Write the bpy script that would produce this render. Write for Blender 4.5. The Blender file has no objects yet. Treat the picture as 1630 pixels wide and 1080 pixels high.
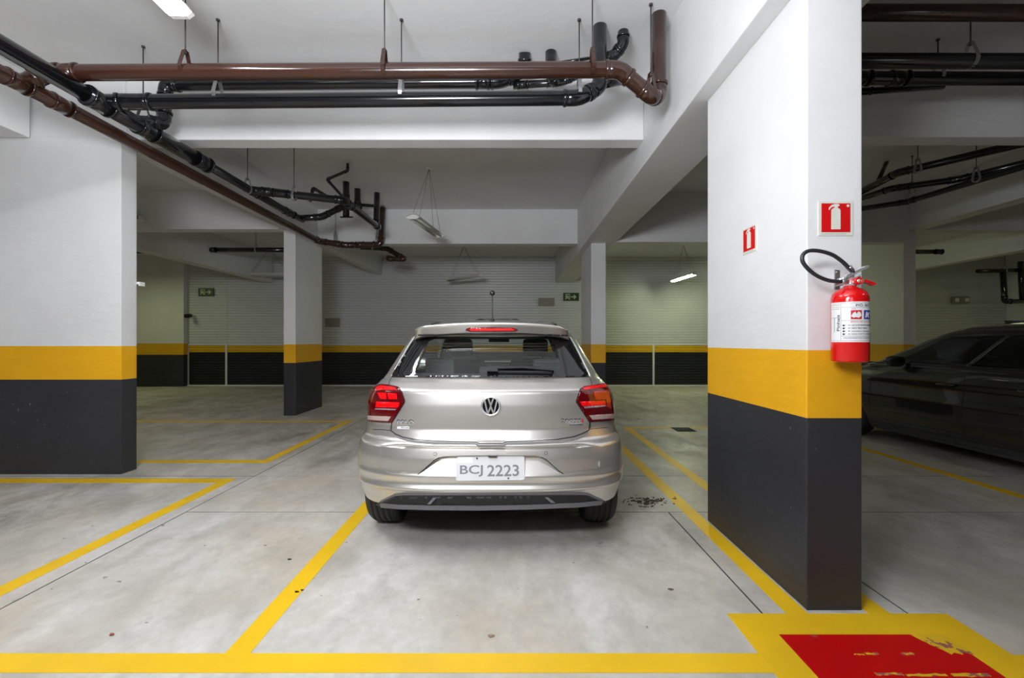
import bpy, bmesh, math, random
import numpy as np
from mathutils import Vector, Matrix
from mathutils.bvhtree import BVHTree
from mathutils.geometry import delaunay_2d_cdt

random.seed(7)
PI = math.pi
S = bpy.context.scene
COL = S.collection
FP, CX, CY, CH = 724.0, 813.0, 545.0, 1.24      # focal length and vanishing point in pixels of the 1630x1080 frame, eye height

# ------------------------------------------------------------------ camera, world, lights, exposure
cam_data = bpy.data.cameras.new('camera')
cam_data.sensor_width = 36.0
cam_data.lens = 36.0 * FP / 1630.0
cam_data.shift_x = 2.0 / 1630.0
cam_data.shift_y = 5.0 / 1630.0
cam_data.clip_start = 0.02
cam = bpy.data.objects.new('camera', cam_data)
COL.objects.link(cam)
cam.location = (0, 0, CH)
cam.rotation_euler = (PI / 2, 0, 0)
S.camera = cam

world = bpy.data.worlds.new('world')
S.world = world
world.use_nodes = True
world.node_tree.nodes['Background'].inputs[0].default_value = (1.0, 0.93, 0.82, 1)
world.node_tree.nodes['Background'].inputs[1].default_value = 0.02

S.view_settings.view_transform = 'Standard'
S.view_settings.look = 'None'
S.view_settings.gamma = 1
S.view_settings.exposure = 0.62
S.view_settings.use_curve_mapping = False


def lamp_area(name, loc, size, power, color, target=None, rot=None, spread=PI):
    d = bpy.data.lights.new(name, 'AREA')
    d.shape = 'RECTANGLE'
    d.size, d.size_y = size
    d.energy = power
    d.color = color
    d.spread = spread
    o = bpy.data.objects.new(name, d)
    COL.objects.link(o)
    o.location = loc
    if target is not None:
        o.rotation_euler = (Vector(target) - Vector(loc)).to_track_quat('-Z', 'Y').to_euler()
    elif rot:
        o.rotation_euler = rot
    return o


COOL = (0.93, 0.95, 1.0)
GREENISH = (0.90, 1.0, 0.52)
NEUTRAL = (1.0, 0.86, 0.68)
# unseen tube lamps of the bays behind and around the camera, and two fills added to brighten the near bay
lamp_area('ceiling_fill', (-0.9, -0.1, 2.2), (1.0, 0.7), 120, COOL, target=(-0.9, 2.4, 3.74))  # added fill aimed upward to brighten the ceiling
lamp_area('camera_fill', (0.1, -0.7, 2.0), (0.9, 0.6), 4, COOL, target=(0.0, 4.5, 1.7))  # weak frontal fill, added beside the camera
lamp_area('bay_light', (-0.9, 0.5, 3.3), (0.3, 1.2), 17, COOL, rot=(0, 0, 0))
lamp_area('bay_light', (-5.6, 1.6, 3.3), (0.3, 1.2), 12, COOL, rot=(0, 0, 0))
lamp_area('bay_light', (4.4, 0.2, 3.3), (0.3, 1.2), 5, COOL, rot=(0, 0, 0))
lamp_area('far_bay_light', (-9.6, 10.6, 3.1), (0.3, 1.2), 13, GREENISH, rot=(0, 0, 0))
lamp_area('far_bay_light', (11.5, 10.0, 3.3), (0.3, 1.2), 6, GREENISH, rot=(0, 0, 0))
lamp_area('far_bay_light', (-1.2, 9.3, 3.42), (0.3, 0.9), 2.5, NEUTRAL, rot=(0, 0, 0))
lamp_area('second_bay_light', (-6.6, 6.2, 3.1), (0.3, 1.2), 10, NEUTRAL, rot=(0, 0, 0))
lamp_area('second_bay_light', (8.6, 6.2, 3.1), (0.3, 1.2), 6, NEUTRAL, rot=(0, 0, 0))


# ------------------------------------------------------------------ materials
def new_mat(name):
    m = bpy.data.materials.new(name)
    m.use_nodes = True
    return m, m.node_tree.nodes, m.node_tree.links, m.node_tree.nodes['Principled BSDF']


def mat(name, color, rough=0.5, metal=0.0, coat=0.0, spec=0.5, emit=None, strength=0.0, bump=0.0, bscale=60.0, vary=0.0, vscale=3.0):
    m, N, L, P = new_mat(name)
    P.inputs['Base Color'].default_value = (*color, 1)
    P.inputs['Roughness'].default_value = rough
    P.inputs['Metallic'].default_value = metal
    P.inputs['Coat Weight'].default_value = coat
    P.inputs['Coat Roughness'].default_value = 0.03
    P.inputs['Specular IOR Level'].default_value = spec
    if emit:
        P.inputs['Emission Color'].default_value = (*emit, 1)
        P.inputs['Emission Strength'].default_value = strength
    tc = N.new('ShaderNodeTexCoord')
    if vary:
        n = N.new('ShaderNodeTexNoise')
        n.inputs['Scale'].default_value = vscale
        n.inputs['Detail'].default_value = 6
        L.new(tc.outputs['Object'], n.inputs['Vector'])
        r = N.new('ShaderNodeMapRange')
        r.inputs[1].default_value = 0.3
        r.inputs[2].default_value = 0.7
        r.inputs[3].default_value = 1 - vary
        r.inputs[4].default_value = 1 + vary
        L.new(n.outputs['Fac'], r.inputs[0])
        x = N.new('ShaderNodeVectorMath')
        x.operation = 'SCALE'
        x.inputs[0].default_value = color
        L.new(r.outputs[0], x.inputs['Scale'])
        L.new(x.outputs[0], P.inputs['Base Color'])
    if bump:
        n2 = N.new('ShaderNodeTexNoise')
        n2.inputs['Scale'].default_value = bscale
        n2.inputs['Detail'].default_value = 4
        L.new(tc.outputs['Object'], n2.inputs['Vector'])
        b = N.new('ShaderNodeBump')
        b.inputs['Strength'].default_value = bump
        b.inputs['Distance'].default_value = 0.01
        L.new(n2.outputs['Fac'], b.inputs['Height'])
        L.new(b.outputs['Normal'], P.inputs['Normal'])
    return m


def plaster_mat(name, color, rough=0.55, dirt=0.08, speck=0.0, speckcol=(0.8, 0.8, 0.8)):
    """painted render: uneven tone, trowel marks, a few scuffs"""
    m, N, L, P = new_mat(name)
    tc = N.new('ShaderNodeTexCoord')
    n1 = N.new('ShaderNodeTexNoise')
    n1.inputs['Scale'].default_value = 1.1
    n1.inputs['Detail'].default_value = 8
    n1.inputs['Roughness'].default_value = 0.6
    L.new(tc.outputs['Object'], n1.inputs['Vector'])
    r1 = N.new('ShaderNodeMapRange')
    r1.inputs[1].default_value = 0.35
    r1.inputs[2].default_value = 0.65
    r1.inputs[3].default_value = 1 - dirt
    r1.inputs[4].default_value = 1 + dirt * 0.4
    L.new(n1.outputs['Fac'], r1.inputs[0])
    sc = N.new('ShaderNodeVectorMath')
    sc.operation = 'SCALE'
    sc.inputs[0].default_value = color
    L.new(r1.outputs[0], sc.inputs['Scale'])
    out = sc.outputs[0]
    if speck:
        n3 = N.new('ShaderNodeTexNoise')
        n3.inputs['Scale'].default_value = 38
        n3.inputs['Detail'].default_value = 3
        L.new(tc.outputs['Object'], n3.inputs['Vector'])
        r3 = N.new('ShaderNodeMapRange')
        r3.inputs[1].default_value = 0.71
        r3.inputs[2].default_value = 0.78
        L.new(n3.outputs['Fac'], r3.inputs[0])
        mx = N.new('ShaderNodeMix')
        mx.data_type = 'RGBA'
        L.new(r3.outputs[0], mx.inputs[0])
        L.new(out, mx.inputs[6])
        mx.inputs[7].default_value = (*speckcol, 1)
        out = mx.outputs[2]
    L.new(out, P.inputs['Base Color'])
    P.inputs['Roughness'].default_value = rough
    P.inputs['Specular IOR Level'].default_value = 0.4
    mp = N.new('ShaderNodeMapping')
    mp.inputs['Scale'].default_value = (3, 3, 9)
    L.new(tc.outputs['Object'], mp.inputs['Vector'])
    n2 = N.new('ShaderNodeTexNoise')
    n2.inputs['Scale'].default_value = 2.2
    n2.inputs['Detail'].default_value = 7
    L.new(mp.outputs[0], n2.inputs['Vector'])
    b = N.new('ShaderNodeBump')
    b.inputs['Strength'].default_value = 0.35
    b.inputs['Distance'].default_value = 0.012
    L.new(n2.outputs['Fac'], b.inputs['Height'])
    L.new(b.outputs['Normal'], P.inputs['Normal'])
    return m


def concrete_mat():
    m, N, L, P = new_mat('concrete_floor')
    tc = N.new('ShaderNodeTexCoord')

    def noise(scale, detail, rough=0.55, vec=None, dist=0.0):
        n = N.new('ShaderNodeTexNoise')
        n.inputs['Scale'].default_value = scale
        n.inputs['Detail'].default_value = detail
        n.inputs['Roughness'].default_value = rough
        n.inputs['Distortion'].default_value = dist
        L.new(vec or tc.outputs['Object'], n.inputs['Vector'])
        return n.outputs['Fac']

    def mrange(src, a, b, c=0.0, d=1.0):
        r = N.new('ShaderNodeMapRange')
        r.inputs[1].default_value, r.inputs[2].default_value = a, b
        r.inputs[3].default_value, r.inputs[4].default_value = c, d
        L.new(src, r.inputs[0])
        return r.outputs[0]

    def mix(fac, a, b):
        x = N.new('ShaderNodeMix')
        x.data_type = 'RGBA'
        L.new(fac, x.inputs[0])
        for s, v in ((6, a), (7, b)):
            if isinstance(v, tuple):
                x.inputs[s].default_value = (*v, 1)
            else:
                L.new(v, x.inputs[s])
        return x.outputs[2]
    mp = N.new('ShaderNodeMapping')
    mp.inputs['Scale'].default_value = (1.0, 0.55, 1)
    mp.inputs['Rotation'].default_value = (0, 0, 0.5)
    L.new(tc.outputs['Object'], mp.inputs['Vector'])
    base = mix(mrange(noise(1.6, 9, 0.62, mp.outputs[0], 0.4), 0.35, 0.66), (0.50, 0.475, 0.42), (0.76, 0.745, 0.71))
    warm = mix(mrange(noise(0.9, 5), 0.48, 0.72, 0, 0.75), base, (0.62, 0.52, 0.36))
    mid = mix(mrange(noise(5.5, 8, 0.65, mp.outputs[0]), 0.48, 0.74, 0, 0.55), warm, (0.33, 0.32, 0.29))
    # dark tyre and oil smudges
    sm = N.new('ShaderNodeMath')
    sm.operation = 'MULTIPLY'
    # darker places: the drive lane, under and beside the cars
    zones = mrange(noise(0.55, 3, 0.5), 0.56, 0.72, 0, 0.45)
    for (zx, zy, zr, k) in ((-3.7, 3.6, 1.1, 1.0), (0.75, 3.05, 0.75, 0.9), (-0.1, 4.0, 1.3, 0.8), (-1.9, 4.9, 0.9, 0.8), (-2.5, 6.6, 2.6, 0.9), (2.9, 3.6, 1.3, 0.7), (2.3, 5.6, 1.6, 0.9), (-6, 8.5, 4, 0.9), (1.5, 9.5, 4.5, 0.9)):
        ds = N.new('ShaderNodeVectorMath')
        ds.operation = 'DISTANCE'
        ds.inputs[1].default_value = (zx, zy, 0)
        L.new(tc.outputs['Object'], ds.inputs[0])
        mxx = N.new('ShaderNodeMath')
        mxx.operation = 'MAXIMUM'
        L.new(zones, mxx.inputs[0])
        L.new(mrange(ds.outputs['Value'], zr * 0.35, zr, k, 0.0), mxx.inputs[1])
        zones = mxx.outputs[0]
    L.new(zones, sm.inputs[0])
    L.new(mrange(noise(3.0, 10, 0.72, mp.outputs[0], 0.6), 0.44, 0.66), sm.inputs[1])
    smk = mrange(sm.outputs[0], 0, 0.9, 0, 0.72)
    dark = mix(smk, mid, (0.15, 0.14, 0.115))
    spots = mix(mrange(noise(19, 3, 0.5), 0.715, 0.74, 0, 0.8), dark, (0.10, 0.10, 0.09))
    fine = mix(mrange(noise(13, 10, 0.75, None, 0.3), 0.35, 0.66, 0.30, 0.0), spots, (0.30, 0.285, 0.24))
    L.new(fine, P.inputs['Base Color'])
    L.new(mrange(noise(2.5, 6), 0.3, 0.7, 0.33, 0.55), P.inputs['Roughness'])
    P.inputs['Specular IOR Level'].default_value = 0.45
    b = N.new('ShaderNodeBump')
    b.inputs['Strength'].default_value = 0.12
    b.inputs['Distance'].default_value = 0.01
    L.new(noise(14, 8, 0.6), b.inputs['Height'])
    L.new(b.outputs['Normal'], P.inputs['Normal'])
    return m


def worn_paint(name, color, under, amount, scale=9.0, rough=0.42, extra=None):
    m, N, L, P = new_mat(name)
    tc = N.new('ShaderNodeTexCoord')
    n = N.new('ShaderNodeTexNoise')
    n.inputs['Scale'].default_value = scale
    n.inputs['Detail'].default_value = 8
    n.inputs['Roughness'].default_value = 0.65
    L.new(tc.outputs['Object'], n.inputs['Vector'])
    r = N.new('ShaderNodeMapRange')
    r.inputs[1].default_value = 0.74 - amount
    r.inputs[2].default_value = 0.77 - amount
    L.new(n.outputs['Fac'], r.inputs[0])
    n2 = N.new('ShaderNodeTexNoise')
    n2.inputs['Scale'].default_value = 2.0
    n2.inputs['Detail'].default_value = 7
    L.new(tc.outputs['Object'], n2.inputs['Vector'])
    r2 = N.new('ShaderNodeMapRange')
    r2.inputs[1].default_value = 0.3
    r2.inputs[2].default_value = 0.7
    r2.inputs[3].default_value = 0.86
    r2.inputs[4].default_value = 1.06
    L.new(n2.outputs['Fac'], r2.inputs[0])
    sc = N.new('ShaderNodeVectorMath')
    sc.operation = 'SCALE'
    sc.inputs[0].default_value = color
    L.new(r2.outputs[0], sc.inputs['Scale'])
    x = N.new('ShaderNodeMix')
    x.data_type = 'RGBA'
    L.new(r.outputs[0], x.inputs[0])
    L.new(sc.outputs[0], x.inputs[6])
    x.inputs[7].default_value = (*under, 1)
    L.new(x.outputs[2], P.inputs['Base Color'])
    P.inputs['Roughness'].default_value = rough
    return m


def glass_mat(name, tint, fres=1.45, rough=0.0):
    m = bpy.data.materials.new(name)
    m.use_nodes = True
    N, L = m.node_tree.nodes, m.node_tree.links
    N.clear()
    out = N.new('ShaderNodeOutputMaterial')
    t = N.new('ShaderNodeBsdfTransparent')
    t.inputs[0].default_value = (*tint, 1)
    g = N.new('ShaderNodeBsdfGlossy')
    g.inputs['Color'].default_value = (0.9, 0.95, 0.95, 1)
    g.inputs['Roughness'].default_value = rough
    f = N.new('ShaderNodeFresnel')
    f.inputs[0].default_value = fres
    x = N.new('ShaderNodeMixShader')
    geo = N.new('ShaderNodeNewGeometry')
    ior = N.new('ShaderNodeMapRange')
    ior.inputs[3].default_value = fres
    ior.inputs[4].default_value = 1.0 / fres
    L.new(geo.outputs['Backfacing'], ior.inputs[0])
    L.new(ior.outputs[0], f.inputs[0])
    L.new(f.outputs[0], x.inputs[0])
    L.new(t.outputs[0], x.inputs[1])
    L.new(g.outputs[0], x.inputs[2])
    L.new(x.outputs[0], out.inputs[0])
    return m


def paint_metallic(name, color, rough=0.32, metal=0.75):
    m, N, L, P = new_mat(name)
    P.inputs['Base Color'].default_value = (*color, 1)
    P.inputs['Metallic'].default_value = metal
    P.inputs['Roughness'].default_value = rough
    P.inputs['Coat Weight'].default_value = 1.0
    P.inputs['Coat Roughness'].default_value = 0.03
    tc = N.new('ShaderNodeTexCoord')
    n = N.new('ShaderNodeTexNoise')
    n.inputs['Scale'].default_value = 900
    L.new(tc.outputs['Object'], n.inputs['Vector'])
    b = N.new('ShaderNodeBump')
    b.inputs['Strength'].default_value = 0.04
    b.inputs['Distance'].default_value = 0.001
    L.new(n.outputs['Fac'], b.inputs['Height'])
    L.new(b.outputs['Normal'], P.inputs['Normal'])
    return m


WHITE = plaster_mat('white_wall_paint', (0.74, 0.745, 0.75), dirt=0.07)
CEIL = plaster_mat('white_ceiling_paint', (0.73, 0.735, 0.74), dirt=0.06, rough=0.7)
YELLOWP = plaster_mat('yellow_wall_paint', (0.82, 0.42, 0.012), dirt=0.10, rough=0.4)
BLACKP = plaster_mat('black_wall_paint', (0.035, 0.036, 0.042), dirt=0.25, rough=0.45, speck=1, speckcol=(0.22, 0.2, 0.19))
PANELW = mat('white_metal_cladding', (0.62, 0.63, 0.64), 0.35, vary=0.03)
PANELY = mat('yellow_metal_cladding', (0.72, 0.42, 0.015), 0.4, vary=0.05)
PANELB = mat('black_metal_cladding', (0.014, 0.015, 0.018), 0.4, vary=0.2)
TRIMW = mat('white_trim', (0.72, 0.72, 0.72), 0.4, vary=0.03)
CONC = concrete_mat()
JOINT = mat('dark_joint', (0.05, 0.05, 0.045), 0.9, vary=0.2)
LINE = worn_paint('yellow_line_paint', (0.90, 0.56, 0.012), (0.45, 0.35, 0.12), 0.0, 14)
RED = worn_paint('red_floor_paint', (0.60, 0.001, 0.002), (0.45, 0.05, 0.04), 0.085, 5.0, 0.35)
BROWN = mat('brown_painted_pipe', (0.036, 0.013, 0.008), 0.2, coat=0.4, vary=0.12, vscale=4)
BLACKPIPE = mat('black_painted_pipe', (0.006, 0.0065, 0.009), 0.18, coat=0.3, vary=0.2, vscale=4)
RIM = mat('alloy_rim', (0.6, 0.6, 0.61), 0.3, 0.5, vary=0.03)
STEEL = mat('galvanised_steel', (0.5, 0.51, 0.52), 0.35, 0.9, vary=0.1, vscale=20)
RODM = mat('threaded_rod', (0.09, 0.08, 0.075), 0.5, 0.7, vary=0.2, vscale=30)
CHROME = mat('chrome', (0.86, 0.87, 0.89), 0.16, 0.75, vary=0.02)
SILVER = paint_metallic('silver_beige_car_paint', (0.66, 0.64, 0.605), 0.30, 0.82)
BLACKCAR = paint_metallic('black_car_paint', (0.004, 0.004, 0.005), 0.25, 0.2)
PLASTIC = mat('dark_grey_plastic', (0.03, 0.031, 0.034), 0.55, bump=0.15, bscale=400, vary=0.05)
GAP = mat('panel_gap_and_shade', (0.008, 0.008, 0.008), 0.9, vary=0.1)  # real panel gaps, and the black strips that stand for shade
SOFTSHADE = mat('ledge_shade', (0.16, 0.155, 0.15), 0.7, vary=0.1)  # shade of the tailgate ledge and crease, put into the colour
GLOSSBLACK = mat('gloss_black', (0.006, 0.006, 0.007), 0.06, coat=0.5, vary=0.02)
RUBBER = mat('tyre_rubber', (0.022, 0.022, 0.023), 0.75, bump=0.2, bscale=150, vary=0.1)
INTERIOR = mat('dark_fabric_interior', (0.07, 0.07, 0.072), 0.85, vary=0.15, vscale=9)
INTLIGHT = mat('pale_headliner', (0.28, 0.28, 0.26), 0.9, vary=0.05)
LENSD = mat('dark_red_lens', (0.085, 0.001, 0.003), 0.07, coat=0.8, vary=0.06, vscale=8)
LENSR = mat('bright_red_lens', (0.72, 0.004, 0.006), 0.1, coat=0.8, vary=0.04, vscale=8)
LENSO = mat('orange_red_lens', (0.36, 0.022, 0.006), 0.1, coat=0.8, vary=0.04, vscale=8)
LENSW = mat('clear_lens', (0.55, 0.42, 0.40), 0.12, 0.4, coat=0.6, vary=0.05)
LENSG = mat('grey_lens_strip', (0.32, 0.22, 0.24), 0.15, 0.4, coat=0.6, vary=0.05)
PLATEW = mat('plate_white', (0.58, 0.58, 0.59), 0.5, vary=0.03)
PLATEG = mat('plate_grey_ink', (0.17, 0.17, 0.20), 0.6, vary=0.05)
PLATED = mat('plate_dark_ink', (0.05, 0.05, 0.055), 0.6, vary=0.05)
GLASSR = glass_mat('rear_window_glass', (0.86, 0.92, 0.89), 1.5)
GLASSD = glass_mat('dark_window_glass', (0.10, 0.11, 0.11), 1.5)
EXRED = mat('extinguisher_red', (0.66, 0.003, 0.004), 0.16, coat=0.6, vary=0.03)
SIGNRED = mat('sign_red', (0.60, 0.004, 0.006), 0.35, vary=0.03)
SIGNCREAM = mat('sign_cream', (0.66, 0.68, 0.60), 0.5, vary=0.03)
LABELW = mat('label_white', (0.74, 0.75, 0.76), 0.4, vary=0.02)
INK = mat('label_black_ink', (0.03, 0.03, 0.035), 0.6, vary=0.05)
INKBLUE = mat('label_blue_ink', (0.02, 0.04, 0.36), 0.5, vary=0.05)
INKRED = mat('label_red_ink', (0.55, 0.01, 0.015), 0.5, vary=0.05)
HOSE = mat('black_rubber_hose', (0.022, 0.023, 0.026), 0.4, vary=0.1)
GREENSIGN = mat('green_sign', (0.012, 0.045, 0.016), 0.4, vary=0.05)
SIGNGLOW = mat('pale_green_pictogram', (0.56, 0.66, 0.40), 0.5, vary=0.03)
TAUPE = mat('taupe_plate', (0.27, 0.25, 0.21), 0.5, vary=0.05)
LAMPW = mat('white_lamp_housing', (0.78, 0.78, 0.76), 0.35, vary=0.02)
TUBEON = mat('lit_tube', (0.9, 0.9, 0.9), 0.4, emit=(0.95, 0.97, 1.0), strength=60)
TUBEON2 = mat('lit_green_white_tube', (0.9, 0.9, 0.9), 0.4, emit=(0.90, 1.0, 0.58), strength=75)
TUBEOFF = mat('unlit_tube', (0.55, 0.57, 0.52), 0.25, vary=0.04)
WIRE = mat('steel_wire', (0.22, 0.22, 0.21), 0.4, 0.6, vary=0.05)
LEAFM = mat('dry_leaf', (0.085, 0.055, 0.03), 0.8, vary=0.3, vscale=60)
DIRT = mat('dark_debris', (0.02, 0.018, 0.015), 0.9, vary=0.3, vscale=60)
DRAIN = mat('dark_cast_iron', (0.03, 0.032, 0.03), 0.6, 0.5, vary=0.2, vscale=20)


# ------------------------------------------------------------------ mesh helpers
def tag(o, label=None, cat=None, group=None, kind=None):
    if label:
        o['label'] = label
    if cat:
        o['category'] = cat
    if group:
        o['group'] = group
    if kind:
        o['kind'] = kind
    return o


def obj(name, geo, mats, parent=None, smooth=False, loc=None):
    """links verts/faces or a bmesh as ONE mesh object; coordinates are world coordinates"""
    me = bpy.data.meshes.new(name)
    origin = Vector(loc) if loc is not None else (Vector(parent_loc(parent)) if parent else Vector((0, 0, 0)))
    if isinstance(geo, bmesh.types.BMesh):
        if smooth:
            for f in geo.faces:
                f.smooth = True
        geo.to_mesh(me)
        geo.free()
    else:
        v, f = geo
        me.from_pydata([tuple(p) for p in v], [], [tuple(q) for q in f])
        if smooth:
            me.polygons.foreach_set('use_smooth', [True] * len(me.polygons))
    if origin.length > 0:
        me.transform(Matrix.Translation(-origin))
    me.update()
    for m in (mats if isinstance(mats, (list, tuple)) else [mats]):
        me.materials.append(m)
    o = bpy.data.objects.new(name, me)
    COL.objects.link(o)
    if parent:
        o.parent = parent
        o.location = origin - Vector(parent_loc(parent))
    else:
        o.location = origin
    return o


def parent_loc(p):
    v = Vector((0, 0, 0))
    while p:
        v += p.location
        p = p.parent
    return v


def empty(name, loc=(0, 0, 0), label=None, cat=None, group=None, kind=None, parent=None):
    o = bpy.data.objects.new(name, None)
    COL.objects.link(o)
    o.empty_display_size = 0.1
    o.location = loc
    if parent:
        o.parent = parent
        o.location = Vector(loc) - parent_loc(parent)
    return tag(o, label, cat, group, kind)


def box(x0, x1, y0, y1, z0, z1, bm=None, bevel=0.0, mi=0):
    bm = bm or bmesh.new()
    vs = [bm.verts.new((x, y, z)) for x in (x0, x1) for y in (y0, y1) for z in (z0, z1)]
    fs = []
    for q in ((0, 1, 3, 2), (4, 6, 7, 5), (0, 4, 5, 1), (2, 3, 7, 6), (0, 2, 6, 4), (1, 5, 7, 3)):
        f = bm.faces.new([vs[i] for i in q])
        f.material_index = mi
        fs.append(f)
    if bevel:
        es = list({e for f in fs for e in f.edges})
        bmesh.ops.bevel(bm, geom=es, offset=bevel, segments=2, affect='EDGES', profile=0.6)
    return bm


def prism(bm, pts, axis_fn, d0, d1, mi=0):
    """polygon pts (2-D) extruded between depths d0 and d1 through axis_fn(u, v, d)"""
    a = [bm.verts.new(axis_fn(u, v, d0)) for u, v in pts]
    b = [bm.verts.new(axis_fn(u, v, d1)) for u, v in pts]
    n = len(pts)
    fs = [bm.faces.new(a), bm.faces.new(b[::-1])]
    for i in range(n):
        fs.append(bm.faces.new((a[i], b[i], b[(i + 1) % n], a[(i + 1) % n])))
    for f in fs:
        f.material_index = mi
    return bm


def fillet_path(pts, r=0.08, seg=6):
    pts = [Vector(p) for p in pts]
    out = [pts[0]]
    for i in range(1, len(pts) - 1):
        a, b, c = pts[i - 1], pts[i], pts[i + 1]
        u, w = (a - b), (c - b)
        k = min(r, u.length * 0.45, w.length * 0.45)
        p0, p1 = b + u.normalized() * k, b + w.normalized() * k
        for s in range(seg + 1):
            t = s / seg
            out.append(p0 * (1 - t) ** 2 + b * 2 * t * (1 - t) + p1 * t * t)
    out.append(pts[-1])
    return out


def sweep(path, r, n=14, bm=None, mi=0, cap=True):
    bm = bm or bmesh.new()
    path = [Vector(p) for p in path]
    rad = r if callable(r) else (lambda i: r)
    rings = []
    prev = None
    for i, p in enumerate(path):
        a = path[max(0, i - 1)]
        b = path[min(len(path) - 1, i + 1)]
        t = (b - a).normalized()
        if prev is None:
            ref = Vector((0, 0, 1)) if abs(t.z) < 0.9 else Vector((1, 0, 0))
            u = t.cross(ref).normalized()
        else:
            u = (prev - t * prev.dot(t)).normalized()
        prev = u
        w = t.cross(u)
        rr = rad(i)
        rings.append([bm.verts.new(p + u * math.cos(2 * PI * k / n) * rr + w * math.sin(2 * PI * k / n) * rr) for k in range(n)])
    for i in range(len(rings) - 1):
        for k in range(n):
            f = bm.faces.new((rings[i][k], rings[i][(k + 1) % n], rings[i + 1][(k + 1) % n], rings[i + 1][k]))
            f.smooth = True
            f.material_index = mi
    if cap:
        for q in (rings[0][::-1], rings[-1]):
            f = bm.faces.new(q)
            f.material_index = mi
    return bm


def lathe(profile, center, axis='Z', n=40, bm=None, mi=0):
    """profile: list of (radius, height)"""
    bm = bm or bmesh.new()
    rings = []
    c = Vector(center)
    for r, h in profile:
        ring = []
        for k in range(n):
            a = 2 * PI * k / n
            if axis == 'Z':
                p = Vector((r * math.cos(a), r * math.sin(a), h))
            elif axis == 'X':
                p = Vector((h, r * math.cos(a), r * math.sin(a)))
            else:
                p = Vector((r * math.cos(a), h, r * math.sin(a)))
            ring.append(bm.verts.new(c + p))
        rings.append(ring)
    for i in range(len(rings) - 1):
        for k in range(n):
            f = bm.faces.new((rings[i][k], rings[i][(k + 1) % n], rings[i + 1][(k + 1) % n], rings[i + 1][k]))
            f.smooth = True
            f.material_index = mi
    for q in (rings[0][::-1], rings[-1]):
        f = bm.faces.new(q)
        f.material_index = mi
    return bm


def fix_normals(bm):
    bmesh.ops.recalc_face_normals(bm, faces=bm.faces)
    return bm


def W(px, py, D):
    """the point seen at a pixel of the photograph at distance D"""
    return Vector(((px - CX) / FP * D, D, CH + (CY - py) / FP * D))


_dg = None


def text_geo(s, size, bold=0.014):
    """verts (2-D) and faces of a line of text"""
    cu = bpy.data.curves.new('txt', 'FONT')
    cu.body = s
    cu.size = size
    cu.resolution_u = 3
    cu.offset = bold
    o = bpy.data.objects.new('txt', cu)
    COL.objects.link(o)
    dg = bpy.context.evaluated_depsgraph_get()
    me = bpy.data.meshes.new_from_object(o.evaluated_get(dg))
    v = [(p.co.x, p.co.y) for p in me.vertices]
    f = [tuple(p.vertices) for p in me.polygons]
    bpy.data.objects.remove(o)
    bpy.data.curves.remove(cu)
    bpy.data.meshes.remove(me)
    return v, f


def text_fit(s, width, height):
    v, f = text_geo(s, 1.0)
    x0, x1 = min(p[0] for p in v), max(p[0] for p in v)
    y0, y1 = min(p[1] for p in v), max(p[1] for p in v)
    return [((p[0] - x0) / (x1 - x0) * width, (p[1] - y0) / (y1 - y0) * height) for p in v], f


# ------------------------------------------------------------------ the setting
floor = empty('floor', (0, 0, 0), kind='structure')
obj('joint_bed', box(-14, 14, -5, 13.2, -0.30, -0.0025), JOINT, floor)


def slab(x0, x1, y0, y1, g=0.0055):
    return obj('slab', box(x0 + g, x1 - g, y0 + g * 1.5, y1 - g * 1.5, -0.2, 0.0), CONC, floor)


YJ, YK = 4.21, 10.4
for x0, x1 in ((-14, -8.52), (-8.52, -2.37), (3.775, 9.92), (9.92, 14)):
    for y0, y1 in ((-5, YJ), (YJ, YK), (YK, 13.2)):
        slab(x0, x1, y0, y1)
for y0, y1 in ((YJ, YK), (YK, 13.2)):
    slab(-2.37, 3.775, y0, y1)
# the slab round the big pillar is cut out of its neighbours
slab(-2.37, 1.15, -5, 3.32)
slab(1.15, 1.815, -5, 3.32)
slab(1.815, 3.775, -5, 3.32)
slab(-2.37, 3.775, 3.32, YJ, g=0.003)


def floor_line(x0, x1, y0, y1, name='painted_line', m=LINE, z=0.0016, label=None):
    o = obj(name, box(x0, x1, y0, y1, 0.0002, z), m, floor)
    if label:
        o['label'] = label
    return o


floor_line(-9, 0.985, 1.703, 1.81)
floor_line(1.985, 9.5, 1.703, 1.80)
floor_line(-1.137, -1.037, 1.81, 6.5)
floor_line(1.257, 1.356, 2.073, 6.5)
floor_line(1.632, 1.732, 2.073, 6.62)
floor_line(-2.59, -2.487, 1.81, 4.13)
floor_line(-9, -2.59, 4.005, 4.13)
floor_line(-9, -2.49, 4.665, 4.78)
floor_line(-2.59, -2.49, 4.78, 7.2)
floor_line(-9, -2.59, 7.06, 7.16)
floor_line(4.05, 4.15, 1.80, 6.62)
floor_line(1.732, 4.05, 6.52, 6.62)
floor_line(4.15, 9, 6.52, 6.62)
# fire equipment square: yellow border round a red field
bmq = bmesh.new()
for a in ((0.985, 1.134, 1.073, 2.073), (1.826, 1.985, 1.073, 2.073), (1.134, 1.826, 1.925, 2.073), (1.134, 1.826, 1.073, 1.225)):
    box(*a, 0.0002, 0.0024, bmq)
tag(obj('square_border', bmq, LINE, floor), 'wide yellow border round the red square painted on the floor')
o = floor_line(1.134, 1.826, 1.225, 1.925, 'red_square', RED, 0.0022)
o['label'] = 'scuffed red square painted on the floor before the big pillar'
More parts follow.
